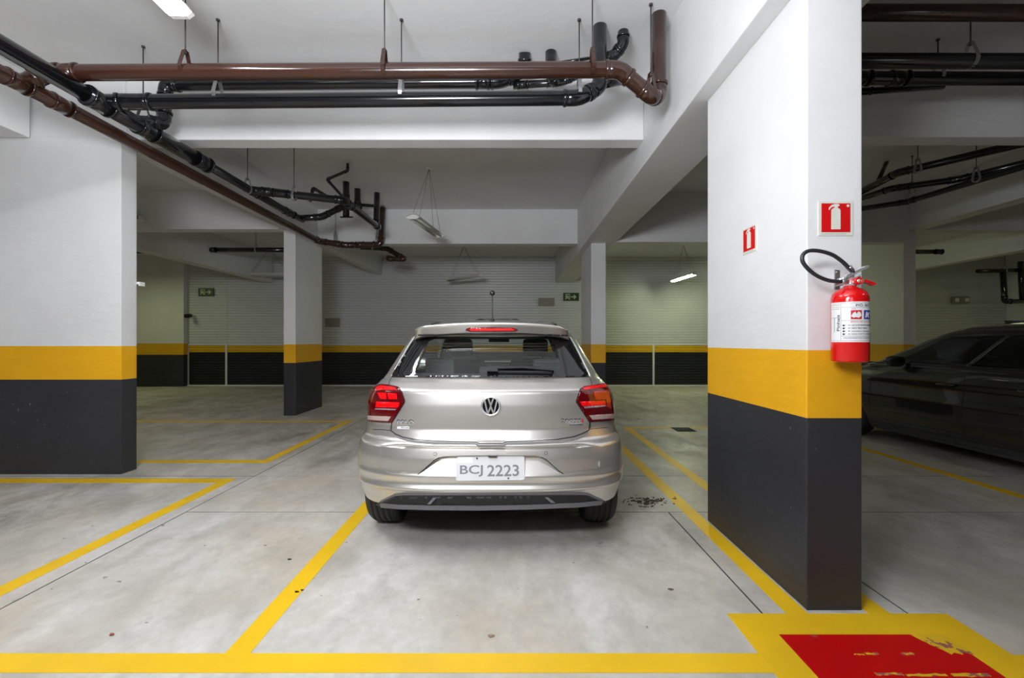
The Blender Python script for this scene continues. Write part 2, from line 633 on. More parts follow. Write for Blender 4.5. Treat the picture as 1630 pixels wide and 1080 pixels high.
# worn corner of the red square
bmw = bmesh.new()
prism(bmw, [(1.69, 1.925), (1.835, 1.925), (1.835, 1.80), (1.80, 1.815), (1.79, 1.80), (1.765, 1.812), (1.745, 1.80), (1.735, 1.83), (1.715, 1.86), (1.70, 1.895)],
      lambda u, v, d: (u, v, d), 0.0004, 0.0027)
WORN = worn_paint('scraped_paint', (0.84, 0.52, 0.02), (0.33, 0.12, 0.10), 0.20, 18)
obj('worn_patch', fix_normals(bmw), WORN, floor)['label'] = 'worn corner of the red square showing yellow paint'
bmw = bmesh.new()
for (x0, x1, y0, y1) in ((1.36, 1.40, 1.80, 1.806), (1.41, 1.46, 1.802, 1.812), (1.55, 1.60, 1.80, 1.81), (1.36, 1.46, 1.69, 1.70), (1.47, 1.62, 1.684, 1.697), (1.64, 1.78, 1.682, 1.70)):
    k = 9
    top = [(x0 + (x1 - x0) * i / k, y1 + random.uniform(-.004, .004)) for i in range(k + 1)]
    bot = [(x0 + (x1 - x0) * i / k, y0 + random.uniform(-.004, .002)) for i in range(k, -1, -1)]
    prism(bmw, top + bot, lambda u, v, d: (u, v, d), 0.0004, 0.0026)
obj('paint_scrape', fix_normals(bmw), WORN, floor)['label'] = 'scraped strips showing yellow paint through the red'

# floor drain grate
dr = obj('floor_drain', box(2.31, 2.585, 6.30, 6.60, -0.001, 0.003), DRAIN)
tag(dr, 'dark square iron drain cover in the floor behind the big pillar', 'drain')
for i in range(9):
    obj('grate_bar', box(2.325, 2.57, 6.318 + i * 0.03, 6.332 + i * 0.03, 0.003, 0.008), DRAIN, dr)

# ceiling (slightly lower in the last bay), outer walls
bmc = box(-14, 14, -5, 8.65, 3.74, 3.95)
box(-14, 14, 8.65, 13.2, 3.655, 3.95, bmc)
tag(obj('ceiling', bmc, CEIL), kind='structure')


def banded(name, x0, x1, y0, y1, ztop, z0=0.0, b1=0.889, b2=1.203, bevel=0.006, mats=None):
    """box painted black, yellow and white, one piece"""
    bm = box(x0, x1, y0, y1, z0, ztop, bevel=bevel)
    for z in (b1, b2):
        bmesh.ops.bisect_plane(bm, geom=bm.verts[:] + bm.edges[:] + bm.faces[:], plane_co=(0, 0, z), plane_no=(0, 0, 1))
    for f in bm.faces:
        c = f.calc_center_median().z
        f.material_index = 0 if c < b1 else (1 if c < b2 else 2)
    return bm, (mats or [BLACKP, YELLOWP, WHITE])


for nm, a in (('wall_left', (-14.2, -14, -5, 13.2)), ('wall_right', (14, 14.2, -5, 13.2)), ('wall_rear', (-14, 14, -5.2, -5))):
    g, mm = banded(nm, *a, 3.74)
    tag(obj(nm, g, mm), kind='structure')
g, mm = banded('w', -14, -9.12, 12.68, 12.95, 3.655)
tag(obj('wall_corner', g, mm), 'plain white masonry wall with black and yellow bands', kind='structure')

YB = 12.85
back = obj('wall_back', box(-9.12, 14, YB + 0.05, YB + 0.3, 0, 3.655), PANELW)
tag(back, kind='structure')


def cladding(x0, x1, ztop=3.655):
    """ribbed metal sheet: every rib is geometry"""
    v, f, mi = [], [], []
    z = 0.03
    prof = []
    while z < ztop - 0.09:
        prof += [(z, 0.0), (z + 0.006, 0.014), (z + 0.014, 0.014), (z + 0.02, 0.0), (z + 0.0735, -0.004)]
        z += 0.0745
    prof += [(z, 0.0), (ztop, 0.0)]
    prof = sorted(set(prof + [(0.957, 0.0), (1.15, 0.0)]))
    for zz, d in prof:
        v += [(x0, YB + d, zz), (x1, YB + d, zz)]
    for i in range(len(prof) - 1):
        f.append((2 * i, 2 * i + 1, 2 * i + 3, 2 * i + 2))
        zm = (prof[i][0] + prof[i + 1][0]) / 2
        mi.append(0 if zm < 0.957 else (1 if zm < 1.15 else 2))
    o = obj('cladding_sheet', (v, f), [PANELB, PANELY, PANELW], back)
    o.data.polygons.foreach_set('material_index', mi)
    return o


for x0, x1, zt in ((-9.12, -8.03, 3.655), (-8.03, -2.0, 3.655), (-2.0, 4.03, 3.655), (4.03, 10.06, 3.655), (10.06, 14, 2.34)):
    cladding(x0 + 0.004, x1 - 0.004, zt)
for x, w in ((-9.1, 0.03), (-8.03, 0.05), (-2.0, 0.014), (4.03, 0.05), (10.06, 0.05)):
    if x != -2.0:
        obj('joint_cover', box(x - w / 2, x + w / 2, YB - 0.02, YB + 0.02, 0, 1.16), TRIMW, back)
    obj('joint_seam', box(x - 0.012, x + 0.012, YB - 0.008, YB + 0.02, 1.16, 2.6), PANELW, back)
tag(obj('baseboard_back', box(-9.12, 14, YB - 0.03, YB + 0.05, 0, 0.035), TRIMW), kind='structure')
tag(obj('trim_1', box(-9.12, 14, YB - 0.018, YB - 0.002, 1.15, 1.166), TRIMW), 'thin white rail along the ribbed back wall', kind='structure')

# pillars
for (x0, x1, y0, y1, zt, lab) in (
        (1.367, 1.622, 2.10, 3.16, 2.917, 'big white pillar with fire extinguisher, yellow band and black base'),
        (-4.86, -3.65, 4.26, 4.44, 3.16, 'wide white pillar at the frame edge with yellow band and black base'),
        (-3.83, -3.63, 7.67, 8.75, 3.14, 'slim white pillar beyond the wide one, under the brown drain pipe'),
        (1.36, 1.61, 7.70, 8.78, 2.917, 'slim white pillar just behind the silver car'),
        (6.63, 6.83, 7.67, 8.75, 3.115, 'white pillar behind the black car')):
    g, mm = banded('concrete_pillar', x0, x1, y0, y1, zt)
    tag(obj('concrete_pillar', g, mm, loc=((x0 + x1) / 2, (y0 + y1) / 2, 0)), lab, 'pillar', kind='structure')

# beams
for (x0, x1, y0, y1, z0, lab) in (
        (1.257, 1.765, -5, 12.80, 2.917, 'broad white beam running over the big pillar to the back wall'),
        (-3.83, -3.63, 4.45, 12.80, 3.14, 'slim white beam running to the back wall above the brown drain pipe'),
        (-4.76, -4.49, -5, 4.25, 3.15, 'white beam reaching the wide pillar from the camera side'),
        (6.63, 6.90, -5, 12.80, 3.115, 'white beam running above the black car'),
        (9.20, 9.45, 7.80, 12.80, 2.90, 'low beam beyond the white pillar behind the black car'),
        (-6.86, -6.60, 7.75, 12.60, 2.90, 'low beam crossing above the faint exit sign'),
        (-3.63, 1.257, 4.30, 4.49, 3.155, 'white cross beam in front of which the long pipes hang'),
        (1.765, 6.63, 4.30, 4.49, 3.18, 'white cross beam above the bay of the black car'),
        (6.90, 13.9, 4.30, 4.49, 3.18, 'white cross beam beyond the bay of the black car'),
        (-13.9, -3.63, 4.27, 4.45, 3.16, 'white cross beam on top of the wide pillar'),
        (-13.9, -3.83, 7.50, 7.74, 3.105, 'cross beam meeting the slim pillar under the brown pipe'),
        (-3.63, 1.257, 8.55, 8.78, 3.09, 'cross beam behind the unlit hanging lamp'),
        (1.765, 6.63, 7.56, 7.80, 2.905, 'cross beam between the slim pillar and the pillar behind the black car'),
        (6.90, 13.9, 7.60, 7.80, 3.115, 'cross beam behind the pillar of the black car')):
    tag(obj('ceiling_beam', box(x0, x1, y0, y1, z0, 3.745, bevel=0.008), WHITE), lab, 'beam', kind='structure')


# ------------------------------------------------------------------ pipes
def ring(bm, p, d, r, w, n=18):
    d = Vector(d).normalized()
    p = Vector(p)
    return sweep([p - d * w, p - d * w * 0.75, p + d * w * 0.75, p + d * w], lambda i: r * (0.94 if i in (0, 3) else 1.0), n, bm)


def pipe(label, pts, r, m, name='pipe', fil=None, couplings=(), group=None, elbows=True):
    pts = [Vector(p) for p in pts]
    fil = fil or r * 1.9
    path = fillet_path(pts, fil)
    root = obj(name, sweep(path, r, 18), m, loc=tuple(pts[0]))
    tag(root, label, 'pipe', group)
    if elbows:
        for i in range(1, len(pts) - 1):
            a, b, c = pts[i - 1], pts[i], pts[i + 1]
            u, w = (a - b), (c - b)
            k = min(fil, u.length * 0.45, w.length * 0.45)
            p0, p1 = b + u.normalized() * k, b + w.normalized() * k
            ext = fillet_path([p0 + u.normalized() * r * 0.5, b, p1 + w.normalized() * r * 0.5], k + r * .45)
            bm = sweep(ext, r * 1.09, 18)
            ring(bm, p0 + u.normalized() * r * 0.35, u, r * 1.2, r * 0.22)
            ring(bm, p1 + w.normalized() * r * 0.35, w, r * 1.2, r * 0.22)
            obj('elbow', bm, m, root)
    for (i, t) in couplings:
        p = pts[i].lerp(pts[i + 1], t)
        d = (pts[i + 1] - pts[i]).normalized()
        bm = sweep([p - d * r * 1.3, p + d * r * 1.3], r * 1.1, 18)
        ring(bm, p - d * r * 1.3, d, r * 1.2, r * 0.2)
        ring(bm, p + d * r * 1.3, d, r * 1.2, r * 0.2)
        obj('coupling', bm, m, root)
    return root


def hanger(p, d, r, label, ztop=3.74, strapmat=STEEL, h=0.13, w=0.028, group=None):
    """threaded rod from the ceiling and a drop shaped strap round a pipe of radius r running along d"""
    p = Vector(p)
    d = Vector(d).normalized()
    s = Vector((d.y, -d.x, 0)).normalized()
    root = empty('pipe_hanger', (p.x, p.y, ztop), label, 'hanger', group)
    bm = sweep([(p.x, p.y, ztop), (p.x, p.y, p.z + h - 0.02)], 0.0048, 8)
    obj('rod', bm, RODM, root)
    lathe([(0.014, ztop - 0.012), (0.014, ztop)], (p.x, p.y, 0), n=10, bm=(bmn := bmesh.new()))
    obj('anchor', bmn, RODM, root)
    prof = [(0.016, h)]
    R = r * 1.04
    for k in range(15):
        a = math.radians(28) - math.radians(236) * k / 14
        prof.append((R * math.cos(a), R * math.sin(a)))
    prof.append((-0.016, h))
    bm = bmesh.new()
    inner = prof
    T = 0.004
    outer = []
    for (a, b) in prof:
        L = math.hypot(a, b)
        outer.append((a * (1 + T / L), b * (1 + T / L)))
    n = len(prof)
    vs = []
    for q in (inner, outer):
        for e in (-w / 2, w / 2):
            vs.append([bm.verts.new(p + s * a + Vector((0, 0, b)) + d * e) for a, b in q])
    i0, i1, o0, o1 = vs
    for k in range(n):
        j = (k + 1) % n
        for q in ((i0[k], i1[k], i1[j], i0[j]), (o0[k], o0[j], o1[j], o1[k]), (i0[k], i0[j], o0[j], o0[k]), (i1[k], o1[k], o1[j], i1[j])):
            bm.faces.new(q)
    obj('strap', fix_normals(bm), strapmat, root)
    lathe([(0.011, p.z + h - 0.02), (0.011, p.z + h + 0.012)], (p.x, p.y, 0), n=6, bm=(bmn := bmesh.new()))
    obj('nut', bmn, RODM, root)
    return root


# A: long black drain pipe running away from the camera
A_X, A_Z = -3.10, 3.05
pipe('thick black drain pipe running away from the camera beside the brown one',
     [(A_X, -0.6, A_Z), (A_X, 3.34, A_Z)], 0.058, BLACKPIPE, 'drain_pipe')
pipe('thickest stretch of black pipe, with branch fittings, just before the cross beam',
     [(A_X, 3.30, A_Z), (A_X, 4.66, A_Z)], 0.066, BLACKPIPE, 'drain_pipe', couplings=[(0, .09), (0, .42), (0, .93)])
pipe('thinner black pipe that continues the thick one behind the cross beam',
     [(A_X, 4.60, A_Z), (A_X, 6.35, A_Z + 0.0), (A_X + 0.06, 6.65, A_Z - 0.02)], 0.046, BLACKPIPE, 'drain_pipe', couplings=[(0, .52), (0, .97)])
# B: long brown pipe
B_X, B_Z = -3.41, 3.04
pipe('long brown drain pipe running away under the slim beam, ending at the far cross beam',
     [(B_X, -0.6, B_Z), (B_X, 8.10, B_Z), (-3.02, 8.34, B_Z - 0.02), (-2.39, 8.36, B_Z), (-2.36, 8.38, 3.72)], 0.053, BROWN, 'drain_pipe',
     couplings=[(0, .43), (0, .465), (1, .7), (2, .4)])
# C: brown pipe crossing the picture
C_Y = 3.25
pipe('glossy brown pipe crossing under the ceiling and turning up beside the broad beam',
     [(B_X, C_Y - 0.05, B_Z + .03), (B_X + 0.10, C_Y, 3.165), (0.78, C_Y + 0.02, 3.20), (1.04, 3.36, 3.055), (1.13, 3.47, 3.12), (1.13, 3.47, 3.74)], 0.055, BROWN, 'drain_pipe',
     fil=0.07, couplings=[(1, .035)])
# D: black pipe
pipe('lower black pipe crossing behind the brown one and turning up near the broad beam',
     [(A_X, 3.46, A_Z + .02), (-2.90, 3.52, 3.10), (0.53, 3.52, 3.13), (0.70, 3.56, 3.24), (0.705, 3.60, 3.74)], 0.054, BLACKPIPE, 'drain_pipe', fil=0.1)
# E: black pipe behind
pipe('upper black pipe crossing close to the cross beam',
     [(A_X, 3.78, A_Z + .02), (-3.03, 3.97, 3.15), (-3.03, 4.0, 3.505), (-0.10, 4.0, 3.53), (0.06, 4.02, 3.60)], 0.053, BLACKPIPE, 'drain_pipe', fil=0.08, couplings=[(2, .955)])
pipe('short black branch pipe joining the upper black pipe', [(-0.05, 4.02, 3.56), (0.12, 3.98, 3.62), (0.12, 3.93, 3.74)], 0.05, BLACKPIPE, 'pipe_branch')
pipe('thin black pipe between two ceiling drops', [(0.02, 4.04, 3.52), (0.45, 4.04, 3.55), (0.58, 3.95, 3.56), (0.70, 3.62, 3.42)], 0.032, BLACKPIPE, 'pipe_branch', couplings=[(0, .2), (0, .8)])
pipe('short black drop from the ceiling above the brown pipe', [(0.345, 3.92, 3.74), (0.345, 3.92, 3.56), (0.40, 3.98, 3.50)], 0.048, BLACKPIPE, 'pipe_branch')
pipe('very thin black pipe beside the short drop', [(0.37, 3.94, 3.655), (0.70, 3.86, 3.655)], 0.013, BLACKPIPE, 'pipe_branch')
pipe('black trap pipe curling out of the ceiling beside the tall black drop', [(0.905, 3.66, 3.74), (0.905, 3.66, 3.64), (0.84, 3.70, 3.57), (0.72, 3.68, 3.52)], 0.043, BLACKPIPE, 'pipe_branch', fil=.05)
pipe('sloping black pipe under the trap', [(0.71, 3.70, 3.33), (0.96, 3.85, 3.46)], 0.035, BLACKPIPE, 'pipe_branch')
# right of the big pillar, first bay
pipe('brown pipe under the ceiling above the black car bay', [(1.766, 3.2, 3.56), (9.5, 3.2, 3.55)], 0.053, BROWN, 'drain_pipe')
pipe('upper black pipe above the black car bay', [(1.766, 3.40, 3.345), (9.5, 3.40, 3.33)], 0.054, BLACKPIPE, 'drain_pipe')
pipe('lower black pipe above the black car bay', [(1.766, 3.75, 3.42), (9.5, 3.75, 3.40)], 0.052, BLACKPIPE, 'drain_pipe', couplings=[(0, .145), (0, .185)])
pipe('thin black pipe sloping under the lower black pipe', [(1.766, 3.86, 3.37), (3.0, 3.87, 3.375), (3.65, 3.84, 3.40)], 0.028, BLACKPIPE, 'pipe_branch', couplings=[(0, .9)])
# second bay above black car
pipe('upper black pipe slanting in the bay behind the cross beam over the black car',
     [(4.97, 6.5, 3.37), (4.93, 5.79, 3.40), (5.95, 4.52, 3.42)], 0.045, BLACKPIPE, 'drain_pipe')
pipe('middle black pipe slanting in the bay behind the cross beam over the black car',
     [(5.02, 6.62, 3.31), (5.10, 6.1, 3.30), (5.66, 5.75, 3.30), (6.1, 4.8, 3.30)], 0.04, BLACKPIPE, 'drain_pipe', couplings=[(1, .2)])
pipe('lowest black pipe slanting in the bay behind the cross beam over the black car',
     [(5.16, 6.7, 3.205), (5.53, 6.35, 3.20), (5.75, 4.9, 3.20), (5.85, 4.55, 3.20)], 0.038, BLACKPIPE, 'drain_pipe', couplings=[(1, .04)])
pipe('short black stub dropping from the ceiling over the slanting pipes', [(5.21, 6.3, 3.74), (5.0, 6.2, 3.42)], 0.026, BLACKPIPE, 'pipe_branch')
# second bay tangle
pipe('black pipe branching off to the lamp side and turning up into the ceiling',
     [(A_X, 5.42, A_Z + .005), (-2.86, 5.60, 3.075), (-2.18, 5.95, 3.095), (-2.14, 7.35, 3.10), (-2.22, 7.5, 3.16), (-2.24, 7.62, 3.74)], 0.048, BLACKPIPE, 'drain_pipe', couplings=[(0, .6), (2, .15)], fil=.09)
pipe('black branch rising from the end of the thinner black pipe',
     [(A_X + .06, 6.60, A_Z - .01), (-2.80, 6.75, 3.10), (-2.50, 6.85, 3.30), (-2.30, 6.9, 3.27)], 0.046, BLACKPIPE, 'pipe_branch', couplings=[(1, .8)])
pipe('black vertical drop with a clamped end', [(-2.57, 7.1, 3.74), (-2.57, 7.1, 3.20)], 0.05, BLACKPIPE, 'pipe_branch', couplings=[(0, .5)])
obj('clamp_bracket', box(-2.66, -2.46, 7.08, 7.12, 3.185, 3.20), BLACKPIPE, None)
tag(bpy.data.objects['clamp_bracket'], 'small black clamp bar under the vertical drop', 'bracket')
pipe('short black drop next to the clamped one', [(-2.50, 7.42, 3.74), (-2.50, 7.42, 3.47), (-2.46, 7.40, 3.42)], 0.05, BLACKPIPE, 'pipe_branch')
pipe('thin level black pipe between two ceiling drops in the second bay', [(-2.50, 7.45, 3.49), (-2.26, 7.5, 3.49)], 0.025, BLACKPIPE, 'pipe_branch', couplings=[(0, .5)])
pipe('thin zigzag black pipe hanging from the ceiling of the second bay', [(-2.28, 6.36, 3.74), (-2.28, 6.36, 3.64), (-2.585, 6.40, 3.53), (-2.42, 6.62, 3.33)], 0.02, BLACKPIPE, 'pipe_branch')
pipe('thin bent black pipe over the level drain pipe', [(-2.78, 6.3, 3.20), (-2.78, 6.4, 3.41), (-2.60, 6.5, 3.31)], 0.022, BLACKPIPE, 'pipe_branch')
# beyond second cross beam
pipe('dark brown pipe under the ceiling behind the far cross beam', [(-3.3, 10.0, 3.33), (-2.72, 10.0, 3.30), (-2.30, 9.9, 3.05), (-2.66, 9.88, 3.05), (-2.68, 10.0, 3.10)], 0.055, BROWN, 'drain_pipe')
pipe('black pipe crossing above the faint exit sign', [(-6.60, 10.0, 3.27), (-4.6, 10.0, 3.27)], 0.052, BLACKPIPE, 'drain_pipe', couplings=[(0, .02)])
pipe('black pipe behind the wide pillar near the ceiling', [(-12, 10.6, 3.40), (-8.3, 10.6, 3.36)], 0.055, BLACKPIPE, 'drain_pipe')
pipe('short black pipe with a capped end beyond the pillar behind the black car', [(6.9, 8.8, 2.99), (8.3, 8.8, 2.99)], 0.045, BLACKPIPE, 'drain_pipe', couplings=[(0, .985)])
pipe('dark pipe frame on the back wall beyond the black car',
     [(11.9, 11.6, 3.05), (13.2, 11.6, 3.08)], 0.05, BLACKPIPE, 'drain_pipe')
pipe('dark vertical pipe at the frame edge beyond the black car', [(12.55, 11.6, 3.03), (12.6, 11.6, 2.28), (13.6, 11.6, 2.28)], 0.06, BLACKPIPE, 'drain_pipe')
pipe('dark angled pipe at the frame edge beyond the black car', [(13.0, 11.6, 3.3), (13.05, 11.6, 2.30)], 0.06, BLACKPIPE, 'drain_pipe')

# hangers
X1 = Vector((1, 0, 0))
Y1 = Vector((0, 1, 0))
for (px, py, D, d, r, sm, lab) in (
        (295, 111, C_Y, X1, .055, BROWN, 'brown hanger strap on the brown crossing pipe below the bright lamp'),
        (612, 109, C_Y, X1, .055, BROWN, 'brown hanger strap halfway along the brown crossing pipe'),
        (943, 107, C_Y, X1, .055, BROWN, 'brown hanger strap near the elbow of the brown crossing pipe'),
        (347, 152, 3.52, X1, .054, STEEL, 'steel hanger on the lower black crossing pipe near its start'),
        (639, 149, 3.52, X1, .054, STEEL, 'steel hanger halfway along the lower black crossing pipe'),
        (922, 147, 3.52, X1, .054, STEEL, 'steel hanger at the elbow of the lower black crossing pipe'),
        (228, 192, 3.84, Y1, .058, STEEL, 'steel hanger on the thick black pipe beside the crossing pipes'),
        (394, 302, 5.36, Y1, .046, STEEL, 'steel hanger on the thinner black pipe behind the cross beam'),
        (468, 313, 5.62, X1, .048, STEEL, 'thin rod hanger on the level black pipe of the second bay'),
        (534, 381, 8.35, X1, .053, STEEL, 'steel hanger on the brown pipe end at the far cross beam'),
        (600, 383, 8.36, X1, .053, STEEL, 'short hanger where the brown pipe turns up'),
        (1545, 96, 3.40, X1, .054, STEEL, 'steel hanger on the upper black pipe over the black car'),
        (1493, 122, 3.75, X1, .052, STEEL, 'steel hanger on the lower black pipe over the black car'),
        (1461, 270, 5.5, X1, .045, STEEL, 'hanger on the upper slanting pipe over the black car'),
        (1554, 284, 5.3, X1, .04, STEEL, 'hanger on the middle slanting pipe over the black car'),
        (1452, 305, 6.1, X1, .04, STEEL, 'hanger where the middle and lowest slanting pipes cross')):
    q = W(px, py, D)
    hanger(q, d, r, lab, strapmat=sm)
hanger((1.035, 3.36, 3.075), (1, .3, 0), 0.055, 'brown hanger strap at the bend beside the broad beam', strapmat=BROWN, h=0.15)
hanger((7.6, 8.8, 2.99), X1, 0.045, 'hanger on the short capped pipe beyond the pillar behind the black car')
hanger((12.6, 11.6, 3.065), X1, 0.05, 'hanger on the dark pipe frame on the back wall', ztop=3.655)
hanger((-3.03, 10.0, 3.32), X1, 0.055, 'hanger on the dark brown pipe behind the far cross beam', ztop=3.655)
hanger((-5.6, 10.0, 3.27), X1, 0.052, 'hanger on the black pipe above the faint exit sign', ztop=3.655)


# ------------------------------------------------------------------ hanging tube lamps
def tube_lamp(a, b, label, lit=None, canopy=None, ztop=3.74, power=0, color=COOL, group=None, wire=True, w=0.15):
    """a, b: ends of the twin tube lamp (centre of the housing)"""
    a, b = Vector(a), Vector(b)
    c = (a + b) / 2
    d = (b - a).normalized()
    s = d.cross(Vector((0, 0, 1))).normalized()
    u = s.cross(d).normalized()
    root = empty('hanging_tube_lamp', tuple(c), label, 'lamp', group)
    prof = [(-w / 2, -0.012), (-w / 2 + .004, -0.006), (-w * .22, 0.040), (w * .22, 0.040), (w / 2 - .004, -0.006), (w / 2, -0.012), (w * .17, 0.020), (-w * .17, 0.020)]
    bm = bmesh.new()
    ra = [bm.verts.new(a + s * x + u * z) for x, z in prof]
    rb = [bm.verts.new(b + s * x + u * z) for x, z in prof]
    n = len(prof)
    for i in range(n):
        bm.faces.new((ra[i], rb[i], rb[(i + 1) % n], ra[(i + 1) % n]))
    bm.faces.new(ra)
    bm.faces.new(rb[::-1])
    obj('housing', fix_normals(bm), LAMPW, root)
    for e, q in ((a, 1), (b, -1)):
        bm = bmesh.new()
        pp = [(-w / 2, -0.014), (-w * .25, 0.043), (w * .25, 0.043), (w / 2, -0.014), (w * .30, -0.040), (-w * .30, -0.040)]
        r0 = [bm.verts.new(e + s * x + u * z) for x, z in pp]
        r1 = [bm.verts.new(e + d * q * 0.03 + s * x + u * z) for x, z in pp]
        for i in range(6):
            bm.faces.new((r0[i], r1[i], r1[(i + 1) % 6], r0[(i + 1) % 6]))
        bm.faces.new(r0)
        bm.faces.new(r1[::-1])
        obj('end_cap', fix_normals(bm), LAMPW, root)
    tm = lit or TUBEOFF
    for q in (-1, 1):
        p0 = a + d * 0.03 + s * q * w * .24 - u * 0.022
        p1 = b - d * 0.03 + s * q * w * .24 - u * 0.022
        obj('tube', sweep([p0, p1], 0.016, 12), tm, root)
    if wire:
        cp = Vector(canopy) if canopy else Vector((c.x, c.y, ztop))
        cp.z = ztop
        bm = bmesh.new()
        lathe([(0.055, ztop - 0.002), (0.055, ztop - 0.014), (0.02, ztop - 0.03)], (cp.x, cp.y, 0), n=20, bm=bm)
        obj('canopy', fix_normals(bm), LAMPW, root)
        for e, q in ((a, 1), (b, -1)):
            for t in (-1, 1):
                p = e + d * q * 0.12 + s * t * w * 0.3 + u * 0.035
                obj('wire', sweep([(cp.x, cp.y, ztop - .02), p], 0.0028, 6), WIRE, root)
    return root


tube_lamp((-2.06, 1.70, 3.34), (-2.10, 2.90, 3.34), 'bright twin tube lamp hanging above the long drain pipes', TUBEON, w=0.17)
tube_lamp((-1.37, 6.35, 3.00), (-1.18, 7.50, 3.00), 'unlit hanging tube lamp in the middle of the second bay', canopy=(-1.165, 6.5, 0), w=.19)
tube_lamp((-1.62, 11.75, 2.84), (-0.72, 10.95, 2.86), 'unlit hanging tube lamp before the back wall above the silver car', ztop=3.655)
tube_lamp((4.20, 11.8, 2.84), (4.35, 10.70, 2.86), 'lit hanging tube lamp glowing beside the big pillar', TUBEON2, ztop=3.655)
tube_lamp((-6.75, 11.6, 2.96), (-5.55, 11.6, 2.96), 'pale hanging tube lamp behind the slim pillar', ztop=3.655)


# ------------------------------------------------------------------ signs
def ext_pictogram(cu, cv, s):
    """fire extinguisher pictogram outline, s = sign side"""
    raw = [(-.17, -.42), (.155, -.42), (.155, .24), (.135, .28), (.09, .315), (.055, .325), (.055, .37), (.12, .40), (.115, .45), (.04, .47), (-.04, .47), (-.16, .43), (-.24, .34),
           (-.26, .27), (-.235, .255), (-.19, .32), (-.13, .36), (-.06, .375), (-.055, .325), (-.10, .315), (-.145, .28), (-.165, .24)]
    return [(cu + u * s, cv + v * s) for u, v in raw]


def fire_sign(fn, cu, cv, s, loc, label):
    """fn(u, v, d): wall coordinates, d = distance off the wall"""
    bm = bmesh.new()
    h = s / 2
    prism(bm, [(cu - h, cv - h), (cu + h, cv - h), (cu + h, cv + h), (cu - h, cv + h)], fn, 0.0, 0.004)
    root = obj('fire_extinguisher_sign', fix_normals(bm), SIGNCREAM, loc=loc)
    tag(root, label, 'sign')
    bm = bmesh.new()
    k = h * 0.835
    cv2 = cv + h * 0.03
    prism(bm, [(cu - k, cv2 - k), (cu + k, cv2 - k), (cu + k, cv2 + k), (cu - k, cv2 + k)], fn, 0.004, 0.0052)
    obj('red_field', fix_normals(bm), SIGNRED, root)
    bm = bmesh.new()
    prism(bm, ext_pictogram(cu, cv2 + .002, s * 0.83), fn, 0.0052, 0.0062)
    obj('pictogram', fix_normals(bm), SIGNCREAM, root)
    bm = bmesh.new()
    prism(bm, [(cu + k * .83 + math.cos(a * PI / 6) * s * .04, cv2 + k * .83 + math.sin(a * PI / 6) * s * .04) for a in range(12)], fn, 0.0052, 0.006)
    obj('round_mark', fix_normals(bm), SIGNCREAM, root)
    bm = bmesh.new()
    prism(bm, [(cu - k, cv - h * .915), (cu + k * .7, cv - h * .915), (cu + k * .7, cv - h * .895), (cu - k, cv - h * .895)], fn, 0.004, 0.0045)
    obj('small_print', fix_normals(bm), TAUPE, root)
    return root


fire_sign(lambda u, v, d: (u, 2.10 - d, v), 1.498, 1.811, 0.159, (1.498, 2.10, 1.811), 'red extinguisher sign on the narrow pillar face above the extinguisher')
fire_sign(lambda u, v, d: (1.367 - d, -u, v), -2.60, 1.826, 0.150, (1.367, 2.60, 1.826), 'red extinguisher sign on the broad pillar face seen at an angle')


def exit_sign(cx, cz, y, label, w=0.44, h=0.225):
    root = obj('exit_sign', box(cx - w / 2, cx + w / 2, y - 0.02, y, cz - h / 2, cz + h / 2, bevel=0.003), GREENSIGN, loc=(cx, y, cz))
    tag(root, label, 'sign')
    fn = lambda u, v, d: (cx + u * w, y - 0.02 - d, cz + v * h)
    bm = bmesh.new()
    prism(bm, [(-.02, -.06), (.20, -.06), (.14, -.22), (.20, -.27), (.34, 0), (.20, .27), (.14, .22), (.20, .06), (-.02, .06)], fn, 0, .002)
    obj('arrow', fix_normals(bm), SIGNGLOW, root)
    bm = bmesh.new()
    prism(bm, [(-.36, -.34), (-.36, .36), (-.08, .36), (-.08, -.34), (-.12, -.34), (-.12, .28), (-.32, .28), (-.32, -.34)], fn, 0, .002)
    obj('doorway_pictogram', fix_normals(bm), SIGNGLOW, root)
    bm = bmesh.new()
    prism(bm, [(-.25 + .03 * math.cos(a * PI / 4), .19 + .06 * math.sin(a * PI / 4)) for a in range(8)], fn, 0, .002)
    prism(bm, [(-.28, .12), (-.17, .10), (-.12, -.04), (-.15, -.07), (-.19, .03), (-.20, -.07), (-.14, -.18), (-.15, -.30), (-.19, -.30), (-.19, -.20), (-.25, -.12), (-.31, -.26), (-.35, -.22), (-.28, -.05), (-.27, .03), (-.33, -.02), (-.34, .03)], fn, 0, .002)
    obj('running_figure_pictogram', fix_normals(bm), SIGNGLOW, root)


q = W(328.5, 465.5, YB - .02)
exit_sign(q.x, q.z, YB - .015, 'green exit sign on the back wall beyond the wide pillar')
q = W(909, 473, YB - .02)
exit_sign(q.x, q.z, YB - .015, 'green exit sign on the back wall near the slim pillar behind the car')
for (x0, x1, y0, y1, lab) in ((518, 541, 507.5, 520.5, 'taupe plate on the back wall low beside the silver car'), (857, 882.5, 475, 488, 'taupe plate on the back wall next to the exit sign')):
    a, b = W(x0, y0, YB), W(x1, y1, YB)
    r_ = obj('wall_plate', box(a.x, b.x, YB - .03, YB - .005, b.z, a.z, bevel=.004), TAUPE, loc=((a.x + b.x) / 2, YB, (a.z + b.z) / 2))
    tag(r_, lab, 'plate')
    obj('rim', box(a.x + .02, b.x - .02, YB - .034, YB - .03, b.z + .02, a.z - .02), TAUPE, r_)
